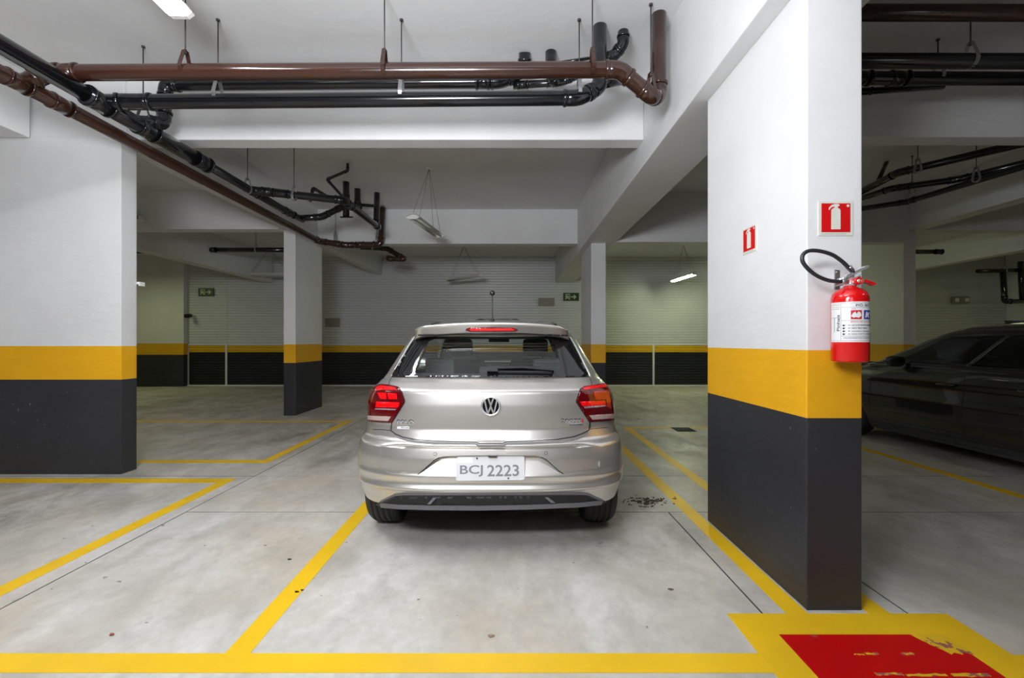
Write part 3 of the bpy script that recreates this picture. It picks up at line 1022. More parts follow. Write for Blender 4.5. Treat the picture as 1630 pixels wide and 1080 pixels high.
# camera on the wall corner
q = W(297, 503, 12.6)
cam_root = empty('security_camera', tuple(q), 'small dark dome camera on the wall corner beyond the wide pillar', 'camera')
obj('mount', sweep([(q.x + .03, 12.86, q.z + .01), (q.x + .02, 12.70, q.z + .01)], 0.03, 10), LAMPW, cam_root)
obj('camera_body', sweep([(q.x + .02, 12.74, q.z + .01), (q.x, 12.56, q.z - .01)], 0.055, 16), mat('black_camera', (.01, .01, .012), .3, vary=.1), cam_root)
# small white fittings at the wide pillar's edge
q = W(222, 349, 7.45)
r_ = obj('junction_box', box(q.x - .12, q.x + .06, 7.38, 7.5, q.z - .03, q.z + .05, bevel=.01), LAMPW, loc=tuple(q))
tag(r_, 'small white box on the beam just past the wide pillar', 'box')
obj('lid', box(q.x - .10, q.x + .04, 7.37, 7.38, q.z - .02, q.z + .04), TAUPE, r_)
q = W(222, 452, 4.5)
r_ = obj('wall_bracket', box(q.x - .04, q.x + .055, 4.44, 4.50, q.z - .012, q.z + .012, bevel=.003), LAMPW, loc=tuple(q))
tag(r_, 'tiny white bracket sticking out of the wide pillar', 'bracket')
obj('lip', box(q.x + .04, q.x + .055, 4.44, 4.50, q.z - .028, q.z - .012), LAMPW, r_)
# box with two pale squares on the back wall beyond the black car
q = W(1528, 478, YB - .03)
r_ = obj('wall_box', box(q.x - .22, q.x + .22, YB - .09, YB - .005, q.z - .10, q.z + .10, bevel=.01), TAUPE, loc=tuple(q))
tag(r_, 'small box with two pale squares on the back wall above the black car', 'light')
for dx in (-.14, .14):
    obj('lens', box(q.x + dx - .05, q.x + dx + .05, YB - .10, YB - .09, q.z - .05, q.z + .05), LAMPW, r_)

# ------------------------------------------------------------------ fire extinguisher
EXC = Vector((1.492, 2.002, 1.152))
ext = empty('fire_extinguisher', tuple(EXC), 'red fire extinguisher with coiled black hose hanging on the big pillar', 'fire extinguisher')
R = 0.0705
prof = [(0.0, 0.0), (R * .80, 0.0), (R * .95, 0.003), (R, 0.010), (R, 0.272), (R * .985, 0.285), (R * .92, 0.301), (R * .72, 0.316), (R * .45, 0.326), (R * .33, 0.331), (R * .33, 0.345)]
prof = [(max(r, .0005), h) for r, h in prof]
obj('cylinder', fix_normals(lathe(prof, EXC, n=56)), EXRED, ext)


def cyl(sa, z, off=0.0008):
    """label coordinates: arc length sa from the point that faces the camera, height z"""
    a = sa / R - 0.64      # turned towards the bay
    return (EXC.x + (R + off) * math.sin(a), EXC.y - (R + off) * math.cos(a), z)


def cyl_rect(bm, s0, s1, z0, z1, off, mi=0, n=None):
    n = n or max(1, int(abs(s1 - s0) / 0.006))
    prev = None
    for i in range(n + 1):
        s = s0 + (s1 - s0) * i / n
        a, b = bm.verts.new(cyl(s, z0, off)), bm.verts.new(cyl(s, z1, off))
        if prev:
            f = bm.faces.new((prev[0], a, b, prev[1]))
            f.material_index = mi
            f.smooth = True
        prev = (a, b)


def cyl_text(bm, txt, s0, z0, w, h, off=0.0016, mi=0, vertical=False):
    v, f = text_fit(txt, w, h)
    if vertical:
        vs = [bm.verts.new(cyl(s0 - q, z0 + p, off)) for p, q in v]
    else:
        vs = [bm.verts.new(cyl(s0 + p, z0 + q, off)) for p, q in v]
    for q in f:
        try:
            fc = bm.faces.new([vs[i] for i in q])
            fc.material_index = mi
        except ValueError:
            pass


def deg(a):
    return math.radians(a) * R


LZ0, LZ1 = 1.240, 1.413
bm = bmesh.new()
cyl_rect(bm, deg(-69), deg(112), LZ0, LZ1, 0.0008)
lab = obj('paper_label', bm, LABELW, ext)
bm = bmesh.new()


def hl(s0, s1, z):
    cyl_rect(bm, s0, s1, z - .0006, z + .0006, 0.0013)


def vl(s, z0, z1):
    cyl_rect(bm, s - .0006, s + .0006, z0, z1, 0.0013, n=1)


sL, sD, sR = deg(-66), deg(-25), deg(110)
hl(sL, sR, LZ0 + .006); hl(sL, sR, LZ1 - .006); vl(sL, LZ0 + .006, LZ1 - .006); vl(sD, LZ0 + .006, LZ1 - .006)
hl(sD, sR, LZ1 - .024); hl(sD, sR, LZ0 + .093); hl(sD, sR, LZ0 + .026)
hl(sL, sD, LZ0 + .106)
for i, z in enumerate((.160, .151, .143)):
    cyl_rect(bm, sL + .004, sD - .004, LZ0 + z, LZ0 + z + .0018, 0.0013)
obj('label_rules', bm, TAUPE, lab)
bm = bmesh.new()
cyl_text(bm, 'P\u00d3 BC', deg(17), LZ1 - .0205, 0.062, 0.0115)
cyl_text(bm, 'Pinhais', deg(-29), LZ0 + .048, 0.070, 0.0125, vertical=True)
cyl_text(bm, 'Extintores', deg(-47), LZ0 + .046, 0.060, 0.0045, vertical=True)
for i, t in enumerate(('USE O EXTINTOR A FAVOR DO VENTO', 'GIRE E TIRE A TRAVA', 'ACIONE A V\u00c1LVULA', 'DIRIJA O JATO \u00c0 BASE DO FOGO')):
    z = LZ0 + .069 - i * .0125
    cyl_text(bm, t, deg(5), z, (0.118, 0.060, 0.072, 0.110)[i], 0.0065)
    cyl_rect(bm, deg(-5), deg(1), z + .0026, z + .0040, 0.0016)
    cyl_text(bm, '>', deg(-2), z + .001, .004, .005)
    for (a0, b0, a1, b1) in ((-20, 0, -14, .006), (-17, .003, -11, .0045), (-19, -.001, -16, .002)):
        cyl_rect(bm, deg(a0), deg(a1), z + b0, z + b1, 0.0016, n=1)
cyl_text(bm, 'VALIDADE DA CARGA 1 ANO', deg(-18), LZ0 + .0155, 0.14, 0.005)
obj('lettering', bm, INK, lab)
bm = bmesh.new()
cyl_rect(bm, deg(3), deg(35), LZ0 + .098, LZ0 + .136, 0.0014)
cyl_text(bm, 'MODO DE USAR O EXTINTOR', deg(3), LZ0 + .0845, .12, .0042)
cyl_text(bm, 'A B C', deg(4), LZ0 + .140, .016, .005)
obj('red_print', bm, INKRED, lab)
bm = bmesh.new()
cyl_rect(bm, deg(42), deg(74), LZ0 + .098, LZ0 + .136, 0.0014)
obj('blue_print', bm, INKBLUE, lab)
bm = bmesh.new()
for s0, pts in ((deg(19), [(-.019, -.006), (-.012, .008), (-.004, .013), (.0, .004), (.006, .014), (.014, .010), (.018, -.004), (.008, -.014), (-.002, -.010), (-.010, -.013)]),
                (deg(58), [(-.014, -.012), (-.010, .010), (-.004, .014), (.002, .004), (.008, .013), (.013, .006), (.006, -.003), (.011, -.014), (.003, -.013), (-.002, -.004), (-.007, -.013)])):
    vs = [bm.verts.new(cyl(s0 + u, LZ0 + .117 + v, .0019)) for u, v in pts]
    bm.faces.new(vs)
obj('icons', bm, LABELW, lab)

# valve, handles, gauge, hose, bracket
vz = EXC.z + 0.345
vb = bmesh.new()
lathe([(.024, vz - .012), (.026, vz - .004), (.026, vz + .010), (.018, vz + .014), (.016, vz + .040), (.010, vz + .046)], (EXC.x, EXC.y, 0), n=20, bm=vb)
sweep([(EXC.x - .006, EXC.y, vz + .022), (EXC.x - .050, EXC.y, vz + .014)], .010, 12, vb)
obj('valve', fix_normals(vb), CHROME, ext)
HD = EXC.y - 0.012
k = lambda px, py, D=1.99: W(px, py, D)


def bar(p0, p1, h0, h1, depth, m, name, par):
    """flat tapering lever between two points"""
    p0, p1 = Vector(p0), Vector(p1)
    d = (p1 - p0).normalized()
    n = Vector((-d.z, 0, d.x))
    bm = bmesh.new()
    sec = []
    for t in (0, .08, .5, .92, 1):
        c = p0.lerp(p1, t)
        h = (h0 + (h1 - h0) * t) * (0.55 if t in (0, 1) else 1)
        sec.append([bm.verts.new(c + n * a * h / 2 + Vector((0, b * depth / 2, 0))) for a, b in ((-1, -1), (1, -1), (1, 1), (-1, 1))])
    for i in range(4):
        for j in range(4):
            bm.faces.new((sec[i][j], sec[i][(j + 1) % 4], sec[i + 1][(j + 1) % 4], sec[i + 1][j]))
    bm.faces.new(sec[0][::-1])
    bm.faces.new(sec[-1])
    bmesh.ops.bevel(bm, geom=bm.edges[:], offset=.0008, segments=1, affect='EDGES')
    return obj(name, fix_normals(bm), m, par, smooth=False)


bar(k(1343, 442), k(1381, 424), .014, .011, .024, CHROME, 'top_lever', ext)
bar(k(1346, 449), k(1368, 441), .012, .012, .020, CHROME, 'top_lever_base', ext)
bar(k(1360, 446), k(1374, 448), .010, .012, .022, CHROME, 'carry_lever_root', ext)
bar(k(1372, 446.5), k(1391, 453.5), .011, .012, .024, EXRED, 'carry_lever', ext)
g = k(1366, 447.5, 1.965)
bm = lathe([(.0155, g.y + .02), (.0165, g.y), (.0165, g.y - .006), (.013, g.y - .008), (.0125, g.y - .005), (.001, g.y - .005)], (g.x, 0, g.z), axis='Y', n=24)
gg = obj('pressure_gauge', fix_normals(bm), EXRED, ext)
bm = lathe([(.009, g.y - .0052), (.009, g.y - .0066), (.001, g.y - .0068)], (g.x, 0, g.z), axis='Y', n=16)
obj('dial', fix_normals(bm), CHROME, gg)
bm = lathe([(.0035, g.y - .0066), (.003, g.y - .009), (.001, g.y - .0095)], (g.x, 0, g.z), axis='Y', n=10)
obj('dial_pin', fix_normals(bm), LINE, gg)
obj('safety_pin', sweep([k(1362, 441, 1.97), k(1370, 437, 1.97), k(1376, 435, 1.97)], .0012, 6), STEEL, ext)


def smooth_path(pts, n=8):
    pts = [Vector(p) for p in pts]
    out = []
    P = [pts[0]] + pts + [pts[-1]]
    for i in range(1, len(P) - 2):
        a, b, c, d = P[i - 1], P[i], P[i + 1], P[i + 2]
        for j in range(n):
            t = j / n
            out.append(0.5 * ((2 * b) + (-a + c) * t + (2 * a - 5 * b + 4 * c - d) * t * t + (-a + 3 * b - 3 * c + d) * t ** 3))
    out.append(pts[-1])
    return out


hp = [(1347, 448.6), (1335, 448.5), (1318, 446.5), (1300, 439), (1286, 428), (1277.5, 416), (1278.5, 405.5), (1288, 399.5), (1305, 400), (1325, 406), (1341, 417), (1352, 428), (1358, 434)]
hd = [1.985, 1.98, 1.975, 1.97, 1.965, 1.965, 1.965, 1.965, 1.965, 1.97, 1.975, 1.98, 1.985]
path = smooth_path([W(a, b, d) for (a, b), d in zip(hp, hd)], 8)
obj('hose', sweep(path, 0.0083, 14), HOSE, ext)
obj('hose_ferrule', sweep([k(1339, 448.4, 1.982), k(1349, 449, 1.985)], .0100, 14), STEEL, ext)
obj('nozzle_ferrule', sweep([k(1351, 424.5, 1.979), k(1356.5, 431.5, 1.984)], .0104, 14), STEEL, ext)
q0, q1 = W(1327.5, 430, 2.098), W(1335.5, 461, 2.098)
bm = box(q0.x, q1.x, 2.093, 2.10, q1.z, q0.z, bevel=.002)
br = tag(obj('wall_bracket', bm, STEEL, loc=(q0.x, 2.10, q0.z)), 'small steel bracket plate on the big pillar behind the extinguisher hose', 'bracket')
obj('screw', sweep([W(1331.5, 433.5, 2.094), W(1331.5, 433.5, 2.088)], .0035, 10), CHROME, br)
obj('hook', sweep([W(1331.5, 457, 2.094), (1.452, 2.03, 1.492), (1.470, 2.01, 1.494)], .003, 8), STEEL, br)

# ------------------------------------------------------------------ litter on the floor
for (px, py, s, m, lab) in (
        (472, 944, .018, DIRT, 'black crumb of debris on the yellow line nearest the camera'),
        (481, 941, .014, DIRT, 'smaller black crumb beside the first on the yellow line'),
        (461, 892, .016, DIRT, 'tiny dark curl on the concrete beside the yellow line'),
        (178, 1012, .018, mat('reddish_leaf', (.32, .08, .05), .8, vary=.2, vscale=60), 'tiny reddish leaf on the concrete in the empty bay'),
        (1068, 940, .018, mat('brown_leaf', (.16, .09, .05), .8, vary=.3, vscale=60), 'small dry leaf on the concrete between the car and the big pillar'),
        (781, 1014, .020, mat('pale_leaf', (.34, .27, .20), .8, vary=.2, vscale=60), 'small pale dry leaf in the middle of the front bay')):
    D = FP * CH / (py - CY)
    c = W(px, py, D)
    bm = bmesh.new()
    n = 9
    top = []
    for i in range(n):
        a = 2 * PI * i / n
        rr = s * random.uniform(.35, .6) * (1.6 if i in (0, 4) else 1)
        top.append((c.x + rr * math.cos(a), c.y + rr * .7 * math.sin(a)))
    prism(bm, top, lambda u, v, d: (u, v, d), 0.0022, 0.0022 + s * .25)
    tag(obj('litter_scrap', fix_normals(bm), m, loc=(c.x, c.y, 0)), lab, 'litter')
# brown crumbly leaf litter beside the rear wheel
bm = bmesh.new()
for i in range(150):
    px, py = random.gauss(1030, 16), random.gauss(799, 3.5)
    D = FP * CH / (py - CY)
    c = W(px, py, D)
    s = random.uniform(.004, .016)
    a = random.uniform(0, PI)
    pts = [(c.x + s * math.cos(a + t) * (1 if j % 2 else .45), c.y + s * math.sin(a + t) * (1 if j % 2 else .45)) for j, t in enumerate((0, PI / 2, PI, 3 * PI / 2))]
    prism(bm, pts, lambda u, v, d: (u, v, d), 0.0003, 0.003 + s * .2)
tag(obj('leaf_debris', fix_normals(bm), LEAFM), 'brown leaf crumbs scattered on the floor beside the silver car', 'debris', kind='stuff')


# ------------------------------------------------------------------ cars
def table(zs, pairs, smooth=1):
    a = np.array(pairs)
    y = np.interp(zs, a[:, 0], a[:, 1])
    for _ in range(smooth):
        p = np.concatenate(([y[0]], y, [y[-1]]))
        y = (p[:-2] + 2 * p[1:-1] + p[2:]) / 4
    return y


class Car:
    """whole car body built from plan contours stacked in height; y' runs from the rear bumper forward"""
    nA, nB, nC, nD, nE = 30, 16, 84, 8, 8
    YR = [(.20, .22), (.235, .09), (.27, .035), (.31, .03), (.385, .022), (.400, .016), (.410, .0), (.440, .014), (.468, .014), (.476, .002), (.506, .012), (.58, .016), (.640, .028),
          (.646, .034), (.660, .060), (.672, .090), (.700, .098), (.722, .104), (.730, .107), (.80, .107), (.87, .110), (.945, .118), (.957, .124), (1.00, .180), (1.02, .222), (1.10, .285),
          (1.20, .362), (1.28, .424), (1.31, .47), (1.34, .60), (1.37, .78), (1.40, 1.02), (1.425, 1.30), (1.438, 1.55), (1.446, 1.78)]
    YF = [(.20, 3.88), (.3, 3.98), (.5, 4.05), (.65, 4.03), (.75, 3.95), (.82, 3.75), (.9, 3.45), (.96, 3.15), (1.0, 3.0), (1.1, 2.80), (1.2, 2.60), (1.3, 2.40), (1.38, 2.18), (1.42, 2.02), (1.446, 1.86)]
    WD = [(.20, .765), (.232, .775), (.30, .800), (.36, .826), (.437, .843), (.60, .843), (.686, .825), (.75, .815), (.82, .815), (.88, .805), (.94, .785), (.978, .745), (1.005, .722), (1.09, .675),
          (1.217, .608), (1.304, .553), (1.36, .505), (1.40, .445), (1.425, .36), (1.44, .22), (1.446, .12)]
    RY = [(.2, .50), (.7, .55), (.95, .50), (1.05, .42), (1.3, .34), (1.40, .24), (1.446, .10)]
    FE = [(.2, .88), (1.02, .885), (1.28, .93), (1.446, .93)]

    def __init__(self, name, label, X, D0, paint, glass, recess=False):
        self.root = empty(name, (X, D0, 0), label, 'car')
        self.X, self.D0, self.glass, self.paint = X, D0, glass, paint
        zs = np.concatenate([np.arange(.20, 1.0, .0105), np.arange(1.0, 1.40, .016), np.arange(1.40, 1.447, .0075)])
        zs = np.unique(np.round(np.concatenate([zs, [1.026, 1.28, 1.446, .30]]), 4))
        self.zs = zs
        yr, yf, wd = table(zs, self.YR, 0), table(zs, self.YF, 3), table(zs, self.WD, 3)
        ry, fe = table(zs, self.RY, 2), table(zs, self.FE, 0)
        nA, nB, nC, nD, nE = self.nA, self.nB, self.nC, self.nD, self.nE
        self.half = []
        for i, z in enumerate(zs):
            w, p = wd[i], 3.3
            row = []
            fr = list(np.linspace(0, fe[i], nA + 1)) + [fe[i] + (1 - fe[i]) * math.sin(PI / 2 * k / nB) for k in range(1, nB + 1)]
            for f in fr:
                f = min(f, 1.0)
                row.append((w * f, yr[i] + ry[i] * (1 - max(0.0, 1 - f ** p) ** (1 / p))))
            y0 = yr[i] + ry[i]
            ryf = .45 if z < .95 else .22
            y1 = max(yf[i] - ryf, y0 + .02)
            for k in range(1, nC + 1):
                s = k / nC
                y = y0 + (y1 - y0) * s
                bulge = (.022 if z < .95 else .035) * math.sin(PI * s) if z < 1.36 else 0
                nar = .05 * max(0, s - .8) / .2 if z < .95 else .03 * max(0, s - .6) / .4
                row.append((w + bulge - nar, y))
            xe = row[-1][0]
            for k in range(1, nD + 1):
                a = PI / 2 * k / nD
                row.append((xe - (xe * .32) * (1 - math.cos(a)), y1 + (yf[i] - y1) * math.sin(a) * .8))
            xe = row[-1][0]
            for k in range(1, nE + 1):
                t = 1 - k / nE
                row.append((xe * t, y1 + (yf[i] - y1) * (1 - .2 * t * t)))
            self.half.append(row)
        self.ncol = len(self.half[0])
        self.cA, self.cB, self.cC, self.cD = nA, nA + nB, nA + nB + nC, nA + nB + nC + nD
        # full rings: left side from front centre to rear centre, then right side
        self.rings = []
        for i, z in enumerate(zs):
            h = self.half[i]
            ring_ = [(-x, y) for x, y in h[::-1]] + [(x, y) for x, y in h[1:-1]]
            self.rings.append([Vector((X + x, D0 + y, z)) for x, y in ring_])
        self.axles = (.67, 3.236)
        self.wz, self.wr = .312, .312
        self.build(recess)

    def col(self, j):
        """half-column index of ring column j"""
        n = self.ncol
        return n - 1 - j if j < n else j - (n - 1)

    def region(self, i, j):
        """which piece a cell belongs to"""
        z = (self.zs[i] + self.zs[min(i + 1, len(self.zs) - 1)]) / 2
        n = len(self.rings[0])
        c = min(self.col(j), self.col((j + 1) % n))
        if 1.026 <= z <= 1.28 and c < self.cA:
            return 'rear'
        if 1.0 < z < 1.335 and self.cB <= c < self.cC:
            s = (c - self.cB + .5) / self.nC
            if z < 1.31:
                if .10 < s < .46:
                    return 'side'
                if .49 < s < .90:
                    return 'side'
        if 1.02 < z < 1.375 and c >= self.cC + 1:
            return 'wind'
        return 'body'

    def build(self, recess):
        zs, rings = self.zs, self.rings
        n = len(rings[0])
        outer_v = [p.copy() for r in rings for p in r]
        outer_f = [(i * n + j, i * n + (j + 1) % n, (i + 1) * n + (j + 1) % n, (i + 1) * n + j) for i in range(len(zs) - 1) for j in range(n)]
        self.outer = BVHTree.FromPolygons(outer_v, outer_f)
        verts = [p.copy() for p in outer_v]
        if recess:
            for p in verts:
                x, z = abs(p.x - self.X), p.z
                if .49 < z < .648 and x < .62 and p.y < self.D0 + 1:
                    k = min(1, max(0, (z - .50) / .10)) * min(1, max(0, (.648 - z) / .012)) * min(1, max(0, (.62 - x) / .12))
                    p.y += .05 * k
        # round wheel arches
        Rw = .345
        dead = set()
        for idx, p in enumerate(verts):
            x = abs(p.x - self.X)
            if x < .62:
                continue
            for ax in self.axles:
                dy, dz = p.y - (self.D0 + ax), p.z - self.wz
                r = math.hypot(dy, dz)
                if abs(r - Rw) < .016 and r > 0:
                    p.y = self.D0 + ax + dy / r * Rw
                    p.z = self.wz + dz / r * Rw
        sets = {'body': [], 'rear': [], 'side': [], 'wind': []}
        for i in range(len(zs) - 1):
            for j in range(n):
                f = (i * n + j, i * n + (j + 1) % n, (i + 1) * n + (j + 1) % n, (i + 1) * n + j)
                c = sum((verts[k] for k in f), Vector()) / 4
                if c.z < .298 and c.y < self.D0 + 1.0:
                    continue
                if abs(c.x - self.X) > .62 and any(math.hypot(c.y - (self.D0 + ax), c.z - self.wz) < Rw for ax in self.axles):
                    continue
                sets[self.region(i, j)].append(f)
        top = (len(zs) - 1) * n
        nc = self.ncol
        for j in range(nc - 1):
            a, b = top + j, top + j + 1
            c, d = top + (2 * (nc - 1) - j - 1) % n, top + (2 * (nc - 1) - j) % n
            if len({a, b, c, d}) == 4:
                sets['body'].append((a, b, c, d))
            elif len({a, b, c, d}) == 3:
                sets['body'].append(tuple(dict.fromkeys((a, b, c, d))))

        def sub(fs, off=0.0, bound=None):
            used = sorted({k for f in fs for k in f})
            mp = {k: i for i, k in enumerate(used)}
            return [verts[k] for k in used], [tuple(mp[k] for k in f) for f in fs]
        v, f = sub(sets['body'])
        bm = bmesh.new()
        vs = [bm.verts.new(p) for p in v]
        for q in f:
            try:
                bm.faces.new([vs[i] for i in q])
            except ValueError:
                pass
        fix_normals(bm)
        # turn the sheet into metal with an inner face
        for fc in bm.faces:
            fc.smooth = True
        body = obj('body_shell', bm, [self.paint, INTERIOR], self.root)
        sol = body.modifiers.new('thickness', 'SOLIDIFY')
        sol.thickness = .022
        sol.offset = -1
        sol.material_offset = 1
        sol.material_offset_rim = 0
        self.body = body
        for key, nm, g in (('rear', 'rear_window', self.glass), ('side', 'side_window', GLASSD if self.glass is GLASSD else GLASSR), ('wind', 'windscreen', self.glass)):
            fs = sets[key]
            if key == 'side':
                for sgn in (-1, 1):
                    for lo, hi in ((0, 1.65), (1.65, 9)):
                        ff = [f for f in fs if (verts[f[0]].x - self.X) * sgn > 0 and lo <= verts[f[0]].y - self.D0 < hi]
                        if ff:
                            obj(nm, sub(ff), g, self.root, smooth=True)
            else:
                obj(nm, sub(fs), g, self.root, smooth=True)
        self.wheels()
        self.interior()

    def wheels(self):
        X, D0 = self.X, self.D0
        ub = box(X - .60, X + .60, D0 + .16, D0 + 3.85, .27, .62)
        box(X - .78, X + .78, D0 + 1.06, D0 + 2.85, .17, .40, ub)
        box(X - .75, X + .75, D0 + .66, D0 + 3.6, .66, .70, ub)
        obj('underbody', ub, PLASTIC, self.root)
        mesh_t = mesh_r = None
        for ax in self.axles:
            for s in (-1, 1):
                cx = X + s * .712
                r, h = self.wr, .1
                pr = [(.205, -h * .78), (.25, -h * .98), (.285, -h), (r - .010, -h * .80), (r - .002, -h * .62)]
                for g in (-.052, -.018, .018, .052):
                    pr += [(r, g - .006), (r - .008, g - .005), (r - .008, g + .005), (r, g + .006)]
                pr += [(r - .002, h * .62), (r - .010, h * .80), (.285, h), (.25, h * .98), (.205, h * .78)]
                t = obj('tyre', fix_normals(lathe(pr, (cx, D0 + ax, self.wr + .001), axis='X', n=56)), RUBBER, self.root)
                o = s * h * .75
                bm = lathe([(.207, -h * .7 * 1), (.207, h * .7), (.19, h * .66), (.185, 0), (.185, -h * .66)], (cx, D0 + ax, self.wr), axis='X', n=40)
                lathe([(.055, o * .5), (.05, o), (.01, o * 1.05)], (cx, D0 + ax, self.wr), axis='X', n=20, bm=bm)
                for q in range(5):
                    a = 2 * PI * q / 5 + .3
                    for e in (-.13, .13):
                        c1 = Vector((cx + o * .9, D0 + ax + .04 * math.cos(a + e), self.wr + .04 * math.sin(a + e)))
                        c2 = Vector((cx + o * .7, D0 + ax + .195 * math.cos(a + e * 1.2), self.wr + .195 * math.sin(a + e * 1.2)))
                        sweep([c1, c2], .014, 8, bm)
                obj('rim', fix_normals(bm), RIM, self.root)

    def interior(self):
        X, D0 = self.X, self.D0
        obj('headliner', box(X - .42, X + .42, D0 + .95, D0 + 2.1, 1.365, 1.385, bevel=.008), INTLIGHT, self.root)
        obj('parcel_shelf', box(X - .60, X + .60, D0 + .30, D0 + .78, .93, .95, bevel=.005), INTERIOR, self.root)
        obj('dashboard', box(X - .68, X + .68, D0 + 2.62, D0 + 2.98, .70, .98, bevel=.04), INTERIOR, self.root)
        # rear bench and head rests
        bench = obj('rear_bench', box(X - .62, X + .62, D0 + .80, D0 + .94, .50, .99, bevel=.04), INTERIOR, self.root)
        for x in (-.40, .0, .40):
            hgt = 1.12 if x else 1.06
            obj('head_rest', box(X + x - .11, X + x + .11, D0 + .82, D0 + .91, .98, hgt, bevel=.03), INTERIOR, bench)
        for x in (-.36, .36):
            st = obj('front_seat', box(X + x - .24, X + x + .24, D0 + 1.75, D0 + 1.90, .45, 1.08, bevel=.05), INTERIOR, self.root)
            obj('head_rest', box(X + x - .12, X + x + .12, D0 + 1.76, D0 + 1.86, 1.10, 1.27, bevel=.035), INTERIOR, st)
            obj('head_rest_post', box(X + x - .06, X + x + .06, D0 + 1.80, D0 + 1.82, 1.05, 1.12), STEEL, st)
        bm = bmesh.new()
        c = Vector((X - .36, D0 + 2.5, .95))
        pth = [c + Vector((.18 * math.cos(2 * PI * k / 28), -.06 * math.sin(2 * PI * k / 28), .17 * math.sin(2 * PI * k / 28))) for k in range(29)]
        sweep(pth, .014, 8, bm)
        sweep([c - Vector((.17, 0, 0)), c + Vector((.17, 0, 0))], .018, 8, bm)
        obj('steering_wheel', bm, INTERIOR, self.root)
        obj('rear_view_mirror', box(X - .11, X + .11, D0 + 2.33, D0 + 2.35, 1.24, 1.30, bevel=.01), GLOSSBLACK, self.root)

    def hit(self, px, py, bvh=None):
        o = Vector((0, 0, CH))
        d = Vector(((px - CX) / FP, 1, (CY - py) / FP)).normalized()
        bvh = bvh or self.outer
        p, nrm, _, _ = bvh.ray_cast(o, d)
        if p is None:
            p, nrm, _, _ = bvh.find_nearest(o + d * (3.0 / d.y))
        if nrm.dot(d) > 0:
            nrm = -nrm
        return p, nrm

    def hit_side(self, y, z, s=-1):
        o = Vector((self.X + s * 3, self.D0 + y, z))
        p, nrm, _, _ = self.outer.ray_cast(o, Vector((-s, 0, 0)))
        if nrm.x * s < 0:
            nrm = -nrm
        return p, nrm

    def patch(self, poly, name, m, off=.0012, thick=.004, step=2.2, parent=None, fn=None, holes=(), smooth=True):
        """a panel with an exact outline that follows the body surface"""
        fn = fn or self.hit
        loops = [poly] + list(holes)
        pts, edges = [], []
        for lp in loops:
            base = len(pts)
            n = len(lp)
            for i in range(n):
                a, b = Vector(lp[i]), Vector(lp[(i + 1) % n])
                k = max(1, int((b - a).length / step))
                for j in range(k):
                    pts.append(a.lerp(b, j / k))
            cnt = len(pts) - base
            edges += [(base + i, base + (i + 1) % cnt) for i in range(cnt)]

        def inside(p, lp):
            r = False
            n = len(lp)
            for i in range(n):
                x0, y0 = lp[i]
                x1, y1 = lp[(i + 1) % n]
                if (y0 > p[1]) != (y1 > p[1]) and p[0] < (x1 - x0) * (p[1] - y0) / (y1 - y0) + x0:
                    r = not r
            return r
        bnd = list(pts)
        xs, ys = [p[0] for p in poly], [p[1] for p in poly]
        gx = np.arange(min(xs) + step / 2, max(xs), step)
        gy = np.arange(min(ys) + step / 2, max(ys), step)
        B = np.array([tuple(p) for p in bnd])
        for x in gx:
            for y in gy:
                if inside((x, y), poly) and not any(inside((x, y), h) for h in holes):
                    if np.min((B[:, 0] - x) ** 2 + (B[:, 1] - y) ** 2) > (step * .45) ** 2:
                        pts.append(Vector((x, y)))
        ov, oe, of, _, _, _ = delaunay_2d_cdt(pts, edges, [], 0 if not holes else 0, 1e-6)
        tris = []
        for f in of:
            c = sum((ov[i] for i in f), Vector((0, 0))) / len(f)
            if inside(c, poly) and not any(inside(c, h) for h in holes):
                tris.append(tuple(f))
        hits = [fn(p[0], p[1]) for p in ov]
        tops = [h[0] + h[1] * off for h in hits]
        bots = [h[0] - h[1] * thick for h in hits]
        from collections import Counter
        ec = Counter()
        for t in tris:
            for i in range(len(t)):
                ec[frozenset((t[i], t[(i + 1) % len(t)]))] += 1
        bm = bmesh.new()
        tv = [bm.verts.new(p) for p in tops]
        for t in tris:
            try:
                f = bm.faces.new([tv[i] for i in t])
                f.smooth = smooth
            except ValueError:
                pass
        # keep the winding outward
        bmesh.ops.recalc_face_normals(bm, faces=bm.faces)
        if bm.faces:
            s = sum(f.normal.dot(hits[0][1]) for f in list(bm.faces)[:20])
            if s < 0:
                bmesh.ops.reverse_faces(bm, faces=bm.faces[:])
        for e, k in ec.items():
            if k == 1:
                a, b = tuple(e)
                q = [bm.verts.new(x) for x in (tops[a], tops[b], bots[b], bots[a])]
                bm.faces.new(q)
        for v_ in [v_ for v_ in bm.verts if not v_.link_faces]:
            bm.verts.remove(v_)
        return obj(name, bm, m, parent or self.root)

    def ribbon(self, line, width, name, m, off=.0016, parent=None, fn=None, step=3.0):
        """thin strip lying on the surface along a line"""
        fn = fn or self.hit
        pts = []
        for i in range(len(line) - 1):
            a, b = Vector(line[i]), Vector(line[i + 1])
            k = max(1, int((b - a).length / step))
            for j in range(k):
                pts.append(a.lerp(b, j / k))
        pts.append(Vector(line[-1]))
        hits = [fn(p[0], p[1]) for p in pts]
        bm = bmesh.new()
        prev = None
        for i, (p, nrm) in enumerate(hits):
            a = hits[max(0, i - 1)][0]
            b = hits[min(len(hits) - 1, i + 1)][0]
            t = (b - a).normalized()
            s = t.cross(nrm).normalized() * width / 2
            v4 = [bm.verts.new(p + s + nrm * off), bm.verts.new(p - s + nrm * off), bm.verts.new(p - s - nrm * .002), bm.verts.new(p + s - nrm * .002)]
            if prev:
                for k in range(4):
                    bm.faces.new((prev[k], v4[k], v4[(k + 1) % 4], prev[(k + 1) % 4]))
            prev = v4
        return obj(name, fix_normals(bm), m, parent or self.root)


